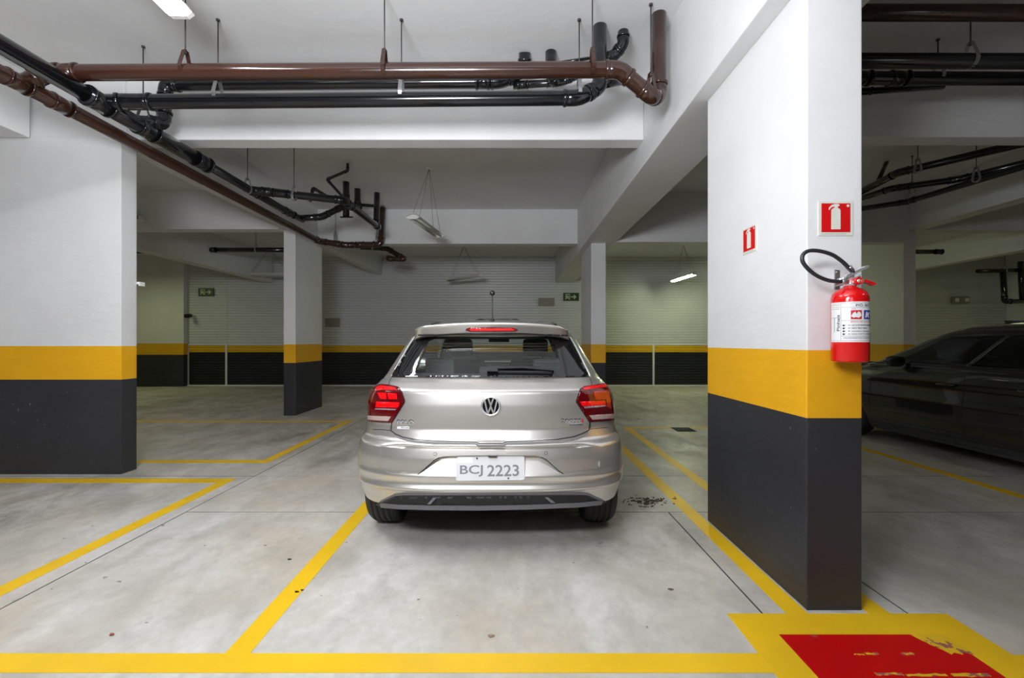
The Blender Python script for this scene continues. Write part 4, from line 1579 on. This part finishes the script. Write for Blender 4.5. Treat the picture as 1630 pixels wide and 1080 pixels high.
polo = Car('silver_hatchback_car', 'silver beige hatchback car seen from behind, parked in the marked bay', -0.125, 2.53, SILVER, GLASSR, recess=True)
SC = 3.177


def c4(x, y):
    """coordinates taken from a zoomed crop of the car rear -> photo pixels"""
    return (560 + x / SC, 500 + y / SC)


# bumper skin (two wings and the band above the plate) around the recess
skin = [c4(150, 671), c4(250, 681), c4(400, 688), c4(700, 690), c4(1000, 686), c4(1150, 678), c4(1250, 668),
        c4(1255, 780), c4(1070, 808), c4(1052, 797), c4(985, 737), c4(960, 724), c4(930, 717), c4(700, 716), c4(470, 720), c4(440, 726), c4(415, 740), c4(350, 797), c4(333, 812), c4(150, 800)]
polo.patch(skin, 'bumper_skin', SILVER, off=.0012, thick=.05, step=3.0)
polo.ribbon([c4(333, 813), c4(352, 799), c4(416, 742), c4(441, 728)], .004, 'crease_shade', GAP)  # shade of the recess edge put in as a black strip
polo.ribbon([c4(1070, 809), c4(1050, 797), c4(984, 738), c4(958, 725)], .004, 'crease_shade', GAP)  # same painted shade on the other recess edge
# tailgate shut line
tg = [c4(202, 548), c4(198, 590), c4(222, 608), c4(260, 624), c4(330, 637), c4(420, 644), c4(540, 648), c4(628, 650), c4(645, 657), c4(765, 656), c4(782, 648), c4(900, 644), c4(1040, 635), c4(1120, 622), c4(1170, 604), c4(1200, 588), c4(1203, 545)]
polo.ribbon(tg, .0055, 'tailgate_gap', GAP)
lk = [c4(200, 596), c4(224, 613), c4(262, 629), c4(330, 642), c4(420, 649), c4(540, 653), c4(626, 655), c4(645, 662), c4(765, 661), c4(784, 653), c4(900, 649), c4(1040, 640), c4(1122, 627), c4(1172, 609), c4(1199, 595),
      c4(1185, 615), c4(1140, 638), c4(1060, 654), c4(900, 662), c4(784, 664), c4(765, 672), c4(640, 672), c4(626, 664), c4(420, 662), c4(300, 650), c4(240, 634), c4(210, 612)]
polo.patch(lk, 'tailgate_sill_shade', SOFTSHADE, off=.0008, thick=.002, step=3)  # shade on the ledge below the tailgate, laid on as a grey patch
polo.ribbon([c4(262, 392), c4(330, 394), c4(700, 395), c4(1080, 393), c4(1150, 389)], .0042, 'tailgate_crease_shade', SOFTSHADE)  # shade along the crease, laid on as a grey strip
polo.ribbon([c4(200, 322), c4(190, 345), c4(186, 362)], .003, 'tailgate_gap', GAP)
polo.ribbon([c4(1203, 320), c4(1210, 340), c4(1213, 357)], .003, 'tailgate_gap', GAP)
polo.ribbon([c4(108, 585), c4(140, 585), c4(198, 590)], .0030, 'bumper_gap', GAP)
polo.ribbon([c4(1205, 583), c4(1260, 578), c4(1300, 574)], .0030, 'bumper_gap', GAP)
polo.ribbon([c4(203, 550), c4(200, 588)], .003, 'quarter_gap', GAP)
polo.ribbon([c4(1206, 545), c4(1206, 583)], .003, 'quarter_gap', GAP)
# handle recess between badge and sill
polo.patch([c4(652, 592), c4(755, 592), c4(770, 622), c4(775, 646), c4(632, 648), c4(640, 622)], 'tailgate_grip', SILVER, off=.006, thick=.002, step=3)
# parking sensors
for sx, sy in ((422, 709), (982, 705)):
    cx_, cy_ = c4(sx, sy)
    polo.patch([(cx_ + 3.0 * math.cos(a * PI / 8), cy_ + 3.0 * math.sin(a * PI / 8)) for a in range(16)], 'parking_sensor', GAP, off=.0020, thick=.001, step=2)
    polo.patch([(cx_ + 2.4 * math.cos(a * PI / 8), cy_ + 2.4 * math.sin(a * PI / 8)) for a in range(16)], 'parking_sensor', SILVER, off=.0034, thick=.001, step=2)
# diffuser: plastic insert, frame rails and fins
dif = [c4(120, 965), c4(160, 940), c4(215, 914), c4(260, 909), c4(480, 907), c4(920, 906), c4(1150, 905), c4(1195, 908), c4(1240, 930), c4(1290, 951), c4(1278, 958), c4(1150, 972), c4(900, 984), c4(640, 989), c4(400, 988), c4(240, 984), c4(150, 976)]
polo.patch(dif, 'diffuser', PLASTIC, off=.003, thick=.02, step=3.5)
difi = [c4(170, 958), c4(225, 924), c4(1185, 919), c4(1250, 948), c4(1140, 958), c4(900, 966), c4(640, 969), c4(400, 968), c4(240, 965)]
DARKPL = mat('recess_shade_black', (.008, .008, .009), .6, vary=.1)
polo.patch(difi, 'diffuser_recess_shade', DARKPL, off=.0045, thick=.001, step=4)  # shade of a recess painted as a darker patch on the surface
for lp in ([c4(385, 957), c4(410, 930), c4(428, 928), c4(402, 957)], [c4(976, 926), c4(994, 926), c4(1026, 950), c4(1008, 951)]):
    polo.patch(lp, 'diffuser_fin', mat('satin_grey_plastic', (.16, .16, .17), .4, vary=.05), off=.016, thick=.001, step=3)
SATIN = mat('satin_dark_trim', (.12, .12, .13), .3, vary=.04)
polo.ribbon([c4(150, 948), c4(214, 916), c4(262, 911), c4(700, 910), c4(1150, 908), c4(1195, 912), c4(1262, 942)], .010, 'diffuser_rim', SATIN, off=.007)
polo.ribbon([c4(150, 966), c4(240, 974), c4(400, 978), c4(640, 980), c4(900, 975), c4(1150, 964), c4(1262, 952)], .026, 'diffuser_lip', SATIN, off=.010)


# tail lights
def taillight(pts, label, segs, mirror=None):
    t = polo.patch(pts, 'taillight', LENSD, off=.010, thick=.01, step=2.0)
    t['label'] = label
    n = len(pts)
    polo.ribbon(pts + [pts[0]], .006, 'lens_seal', GAP, off=.0045, parent=t)
    for m_, nm, lp in segs:
        polo.patch(lp, nm, m_, off=.0125, thick=-.009, step=2.2, parent=t)
    return t


segL = [
    (LENSR, 'lens_segment', [c4(128, 378), c4(150, 368), c4(222, 378), c4(230, 390), c4(130, 388)]),
    (LENSR, 'lens_segment', [c4(138, 400), c4(180, 400), c4(182, 432), c4(150, 430)]),
    (LENSR, 'lens_segment', [c4(186, 402), c4(232, 404), c4(234, 432), c4(192, 432)]),
    (LENSR, 'lens_segment', [c4(132, 444), c4(246, 448), c4(244, 464), c4(236, 474), c4(128, 472)]),
    (LENSG, 'grey_lens_strip', [c4(126, 477), c4(232, 480), c4(226, 487), c4(124, 484)]),
    (LENSW, 'reversing_lens', [c4(88, 513), c4(204, 518), c4(190, 541), c4(90, 534)]),
]
segR = [
    (LENSR, 'lens_segment', [c4(1165, 382), c4(1200, 372), c4(1275, 362), c4(1290, 374), c4(1172, 388)]),
    (LENSD, 'lens_segment', [c4(1170, 396), c4(1210, 392), c4(1222, 432), c4(1180, 436)]),
    (LENSO, 'lens_segment', [c4(1216, 394), c4(1292, 388), c4(1300, 430), c4(1305, 480), c4(1285, 470), c4(1282, 434), c4(1226, 434)]),
    (LENSR, 'lens_segment', [c4(1150, 444), c4(1272, 440), c4(1276, 460), c4(1162, 466)]),
    (LENSG, 'grey_lens_strip', [c4(1166, 468), c4(1276, 461), c4(1280, 468), c4(1174, 478)]),
    (LENSW, 'reversing_lens', [c4(1196, 512), c4(1318, 504), c4(1322, 526), c4(1212, 534)]),
]
taillight([c4(104, 378), c4(140, 361), c4(190, 363), c4(236, 373), c4(252, 392), c4(268, 438), c4(266, 450), c4(205, 548), c4(160, 547), c4(89, 541), c4(86, 512), c4(92, 440)],
          'red taillight on the empty bay side', segL)
taillight([c4(1155, 382), c4(1172, 372), c4(1272, 356), c4(1285, 362), c4(1298, 388), c4(1308, 430), c4(1318, 500), c4(1321, 535), c4(1260, 541), c4(1200, 545), c4(1136, 447), c4(1135, 438)],
          'red taillight on the pillar side, partly orange', segR)

# rear window border, printed bottom edge, heating lines, wiper
outerw = [c4(200, 322), c4(207, 300), c4(318, 120), c4(330, 117), c4(1085, 116), c4(1100, 119), c4(1190, 296), c4(1201, 320)]
innerw = [c4(305, 300), c4(296, 288), c4(318, 240), c4(385, 140), c4(420, 127), c4(985, 127), c4(1015, 140), c4(1046, 200), c4(1056, 268), c4(1050, 284), c4(1030, 292), c4(800, 296), c4(668, 296), c4(640, 303)]
polo.patch(outerw, 'window_border', GLOSSBLACK, off=.0015, thick=.001, step=3, holes=[innerw])
HEAT = mat('window_heating_wire', (.05, .04, .03), .6, vary=.1)
for i in range(10):
    t = i / 9
    y = 150 + t * 128
    polo.ribbon([c4(372 - t * 52, y), c4(1020 + t * 26, y)], .0012, 'heating_wire', HEAT, off=.0012, step=12)
w0 = polo.ribbon([c4(686, 290), c4(740, 291)], .040, 'wiper', GLOSSBLACK, off=.030)
polo.ribbon([c4(735, 288), c4(860, 285), c4(920, 289), c4(1018, 299)], .014, 'wiper_arm', GLOSSBLACK, off=.034, parent=w0)
polo.ribbon([c4(735, 299), c4(870, 300), c4(1010, 301)], .010, 'wiper_blade', RUBBER, off=.018, parent=w0)
polo.ribbon([c4(272, 317), c4(334, 317)], .006, 'window_sticker', LABELW, off=.003)
for x in (400, 428, 441, 460, 486, 505, 514, 535, 575):
    polo.ribbon([c4(x - random.uniform(2, 5), 316), c4(x + random.uniform(2, 4), 315)], random.uniform(.003, .008), 'sticker_letter', LABELW, off=.0026)

# spoiler with the third brake light
NX = 33
bm = bmesh.new()
secs = []
X0, D0 = polo.X, polo.D0
for i in range(NX):
    u = -1 + 2 * i / (NX - 1)
    x = .497 * u
    zl = 1.363 - .030 * abs(u) ** 2.3 - .012 * max(0, abs(u) - .9) / .1
    yy = .055 * abs(u) ** 3 + .05 * max(0, abs(u) - .9) / .1
    secs.append([bm.verts.new((X0 + x * (1 - a), D0 + yy + y, z)) for y, z, a in (
        (.72, zl + .017, .10), (.50, zl + .012, .05), (.33, zl + .004, .0), (.308, zl - .002, .0), (.306, zl - .012, .0), (.318, zl - .018, .0), (.330, zl - .060, -.015),
        (.345, zl - .068, -.02), (.42, zl - .074, -.03), (.50, zl - .060, -.03))])
for i in range(NX - 1):
    for j in range(9):
        f = bm.faces.new((secs[i][j], secs[i + 1][j], secs[i + 1][j + 1], secs[i][j + 1]))
        f.smooth = True
bm.faces.new(secs[0])
bm.faces.new(secs[-1][::-1])
fix_normals(bm)
spbvh = BVHTree.FromBMesh(bm)
sp = obj('roof_spoiler', bm, SILVER, polo.root)
spfn = lambda x, y: polo.hit(x, y, spbvh)
b3 = polo.patch([c4(574, 84), c4(580, 74), c4(600, 69), c4(700, 67), c4(815, 70), c4(836, 76), c4(842, 84), c4(826, 90), c4(600, 91)], 'brake_light', LENSD, off=.002, thick=.002, step=2.5, fn=spfn, parent=sp)
polo.patch([c4(592, 80), c4(604, 73), c4(812, 74), c4(826, 80), c4(812, 84), c4(604, 85)], 'brake_light_strip', LENSR, off=.0032, thick=-.001, step=3, fn=spfn, parent=b3)
polo.ribbon([c4(335, 108), c4(600, 100), c4(860, 99), c4(1090, 110)], .010, 'spoiler_shade', GAP, off=.001, fn=spfn, parent=sp)  # shade below the spoiler put in as a black strip
# roof rails
for s in (-1, 1):
    pth = []
    for t in np.linspace(0, 1, 12):
        y = .75 + 1.35 * t
        p, nn, _, _ = polo.outer.ray_cast(Vector((X0 + s * .455, D0 + y, 2.5)), Vector((0, 0, -1)))
        if p:
            pth.append(p + Vector((0, 0, .006)))
    obj('roof_channel', sweep(pth, .008, 8), GLOSSBLACK, polo.root)
# aerial with a round topper
p, nn, _, _ = polo.outer.ray_cast(Vector((X0 - .027, D0 + 1.25, 2.5)), Vector((0, 0, -1)))
ae = obj('aerial', sweep([p, p + Vector((0, -.012, .02)), p + Vector((0, -.02, .215))], lambda i: (.017, .006, .004)[i], 10), PLASTIC, polo.root)
bm = bmesh.new()
bmesh.ops.create_uvsphere(bm, u_segments=20, v_segments=12, radius=.022)
bmesh.ops.translate(bm, verts=bm.verts, vec=p + Vector((0, -.02, .225)))
obj('aerial_topper', bm, GLOSSBLACK, ae, smooth=True)

# door mirrors
def mirror_shell(x, y, z):
    bm = bmesh.new()
    bmesh.ops.create_uvsphere(bm, u_segments=24, v_segments=14, radius=1.0)
    for v in bm.verts:
        sg = lambda q: math.copysign(abs(q) ** .7, q)
        v.co = Vector((x + .105 * sg(v.co.x), y + (.075 * v.co.y if v.co.y > 0 else .035 * sg(v.co.y)), z + .065 * sg(v.co.z)))
    return bm


for s in (-1, 1):
    p, nn = polo.hit_side(2.62, .96, s)
    mr = obj('door_mirror', mirror_shell(p.x + s * .15, p.y, 1.0), SILVER, polo.root, smooth=True)
    obj('mirror_arm', sweep([p - Vector((s * .02, 0, 0)), p + Vector((s * .08, 0, .02))], .02, 10), PLASTIC, mr)

# round badge
bp, bn = polo.hit(*c4(703, 466))
bn = Vector((0, -1, .06)).normalized()
R_ = Matrix.Identity(3)
ux = Vector((1, 0, 0))
uz = bn.cross(ux) * -1
uz = Vector((0, .06, 1)).normalized()


def bfn(u, v, d):
    return bp + ux * u + uz * v + bn * (.002 + d)


BR = .0585
bm = bmesh.new()
prism(bm, [(BR * .95 * math.cos(2 * PI * a / 40), BR * .95 * math.sin(2 * PI * a / 40)) for a in range(40)], bfn, -.004, .004)
badge = obj('round_badge', fix_normals(bm), GLOSSBLACK, polo.root)
bm = bmesh.new()
ringp = [bfn(BR * .90 * math.cos(2 * PI * a / 48), BR * .90 * math.sin(2 * PI * a / 48), .004) for a in range(49)]
sweep(ringp, .0066, 10, bm, cap=False)
obj('badge_ring', bm, CHROME, badge)
bm = bmesh.new()
t = .15


def stroke(x0, y0, x1, y1, w=t):
    d = Vector((x1 - x0, y1 - y0)).normalized()
    nn_ = Vector((-d.y, d.x)) * w / 2
    pts = [(x0 + nn_.x, y0 + nn_.y), (x1 + nn_.x, y1 + nn_.y), (x1 - nn_.x, y1 - nn_.y), (x0 - nn_.x, y0 - nn_.y)]
    prism(bm, [(a * BR, b * BR) for a, b in pts], bfn, .003, .0085)


for s in (-1, 1):
    stroke(s * .27, .80, s * .0, .06)       # V
    stroke(s * .62, .60, s * .30, -.78)     # W outer
    stroke(s * .30, -.78, s * .0, -.04)     # W inner
stroke(-.07, .02, .07, .02, .10)
obj('badge_letters', fix_normals(bm), CHROME, badge)


def badge_text(txt, x0, x1, y0, y1, m, name, extr=.003, off=.001):
    """raised lettering on the tailgate; crop coordinates, y0 = baseline"""
    v, f = text_fit(txt, 1.0, 1.0)
    bm = bmesh.new()
    P0 = polo.hit(*c4(x0, y0))[0]
    P1 = polo.hit(*c4(x1, y0))[0]
    P2 = polo.hit(*c4(x0, y1))[0]
    nn_ = (P1 - P0).cross(P2 - P0).normalized()
    if nn_.y > 0:
        nn_ = -nn_
    a = [bm.verts.new(P0 + (P1 - P0) * p + (P2 - P0) * q + nn_ * (off + extr)) for p, q in v]
    fs = []
    for q in f:
        try:
            fs.append(bm.faces.new([a[i] for i in q]))
        except ValueError:
            pass
    r_ = bmesh.ops.extrude_face_region(bm, geom=fs)
    vs = [e for e in r_['geom'] if isinstance(e, bmesh.types.BMVert)]
    bmesh.ops.translate(bm, verts=vs, vec=-nn_ * extr)
    return obj(name, fix_normals(bm), m, polo.root)


badge_text('POLO', 229, 313, 557, 534, PLATED, 'badge_lettering_shade', extr=.002)  # dark copy behind the chrome letters paints in their shaded upper part
badge_text('200TS', 1057, 1161, 551, 529, PLATED, 'badge_lettering_shade', extr=.002)
badge_text('POLO', 231, 314, 558, 541, CHROME, 'badge_lettering')
badge_text('200TS', 1059, 1162, 552, 536, CHROME, 'badge_lettering')
badge_text('I', 1163, 1169, 549, 531, INKRED, 'badge_lettering')['label'] = 'red letter of the tailgate badge'
polo.ribbon([c4(1098, 558), c4(1166, 554)], .0055, 'badge_underline', CHROME, off=.003)
badge_text('COMFORTLINE', 1100, 1164, 562, 558, INK, 'badge_lettering', off=.0015)
polo.patch([c4(230, 570), c4(290, 571), c4(290, 583), c4(230, 582)], 'dealer_sticker', LABELW, off=.0012, thick=0, step=3)
badge_text('Servopa', 250, 287, 580, 571, INK, 'dealer_lettering', extr=.0005, off=.003)

# licence plate
P = W(780.6, 745.5, 2.548)
PW, PH = .383, .125
py_ = P.y
tilt = .04
rot = Matrix.Rotation(-.012, 3, 'Y')


def pfn(u, v, d):
    q = rot @ Vector((u, v * .28, v))
    return Vector((P.x, py_, P.z)) + Vector((q.x, q.y - d, q.z))


def rrect(w, h, r, n=5):
    pts = []
    for cx_, cy_, a0 in ((w / 2 - r, h / 2 - r, 0), (-w / 2 + r, h / 2 - r, 90), (-w / 2 + r, -h / 2 + r, 180), (w / 2 - r, -h / 2 + r, 270)):
        for k_ in range(n + 1):
            a = math.radians(a0 + 90 * k_ / n)
            pts.append((cx_ + r * math.cos(a), cy_ + r * math.sin(a)))
    return pts


bm = bmesh.new()
prism(bm, rrect(PW, PH, .012), pfn, -.002, .003)
plate = obj('licence_plate', fix_normals(bm), PLATEW, polo.root)
bm = bmesh.new()
prism(bm, rrect(PW, PH, .012), pfn, .003, .0045)
bmh = bmesh.new()
# raised rim
ro, ri = rrect(PW, PH, .012), rrect(PW - .010, PH - .010, .008)
bm.free()
bm = bmesh.new()
a = [bm.verts.new(pfn(u, v, .0045)) for u, v in ro]
b = [bm.verts.new(pfn(u, v, .0045)) for u, v in ri]
c = [bm.verts.new(pfn(u, v, .003)) for u, v in ri]
e_ = [bm.verts.new(pfn(u, v, -.002)) for u, v in ro]
n = len(ro)
for i in range(n):
    j = (i + 1) % n
    bm.faces.new((a[i], a[j], b[j], b[i]))
    bm.faces.new((b[i], b[j], c[j], c[i]))
    bm.faces.new((a[i], e_[i], e_[j], a[j]))
obj('plate_rim', fix_normals(bm), PLATEW, plate)
bmh.free()
bm = bmesh.new()
for txt, x0, w in (('BCJ', -.170, .128), ('2223', -.018, .178)):
    v, f = text_fit(txt, w, .060)
    vs = [bm.verts.new(pfn(x0 + p, -.043 + q, .0036)) for p, q in v]
    for q in f:
        try:
            bm.faces.new([vs[i] for i in q])
        except ValueError:
            pass
obj('plate_lettering', bm, PLATEG, plate)
for u, v in ((-.075, .052), (.10, -.053)):
    obj('plate_bolt', sweep([pfn(u, v, .003), pfn(u, v, .007)], .005, 12), PLATED, plate)
bm = bmesh.new()
prism(bm, [(-.188, .030), (-.188, .058), (-.10, .058), (-.10, .030)], pfn, .003, .0038)
obj('plate_tag', fix_normals(bm), LABELW, plate)
bm = bmesh.new()
prism(bm, [(-.150 + .011 * math.cos(a_ * PI / 6), .046 + .011 * math.sin(a_ * PI / 6)) for a_ in range(12)], pfn, .0038, .0046)
obj('plate_seal', fix_normals(bm), STEEL, plate)
obj('plate_lamp', box(P.x - .012, P.x + .035, py_ - .008, py_ + .02, .598, .604), PLASTIC, polo.root)

# ------------------------------------------------------------------ the black car
dark = Car('black_car', 'shiny black car with dark windows standing beyond the big pillar', 5.34, 2.90, BLACKCAR, GLASSD)
hs = lambda y, z: dark.hit_side(y, z, -1)
for s, fn in ((-1, hs), (1, lambda y, z: dark.hit_side(y, z, 1))):
    for ln in ([(1.62, .98), (1.62, .32)], [(2.78, .95), (2.80, .80), (2.78, .36)], [(1.62, .32), (2.76, .30)], [(.90, .98), (.98, .75), (1.05, .62)], [(1.05, .30), (1.62, .30)]):
        dark.ribbon(ln, .005, 'door_gap', GAP, fn=fn, step=.05)
    dark.ribbon([(.75, .99), (2.95, .985)], .012, 'window_trim', GLOSSBLACK, fn=fn, off=.004, step=.05)
    for y in (1.74, .98):
        p, nn = fn(y + .06, .80)
        h = obj('door_handle', sweep([p + Vector((s * .004, -.10, 0)), p + Vector((s * .030, -.075, .004)), p + Vector((s * .032, .075, .004)), p + Vector((s * .004, .10, 0))], .0125, 10), BLACKCAR, dark.root)
    p, nn = fn(2.38, 1.0)
    mr = obj('door_mirror', mirror_shell(p.x + s * .15, p.y, 1.02), BLACKCAR, dark.root, smooth=True)
    obj('mirror_arm', sweep([p - Vector((s * .03, 0, 0)), p + Vector((s * .08, 0, .01))], .022, 10), PLASTIC, mr)
    dark.ribbon([(1.05, .235), (2.88, .235)], .05, 'sill_trim', PLASTIC, fn=fn, off=.006, step=.08)
    dark.ribbon([(1.1, .44), (2.8, .40)], .012, 'side_crease', BLACKCAR, fn=fn, off=.006, step=.08)
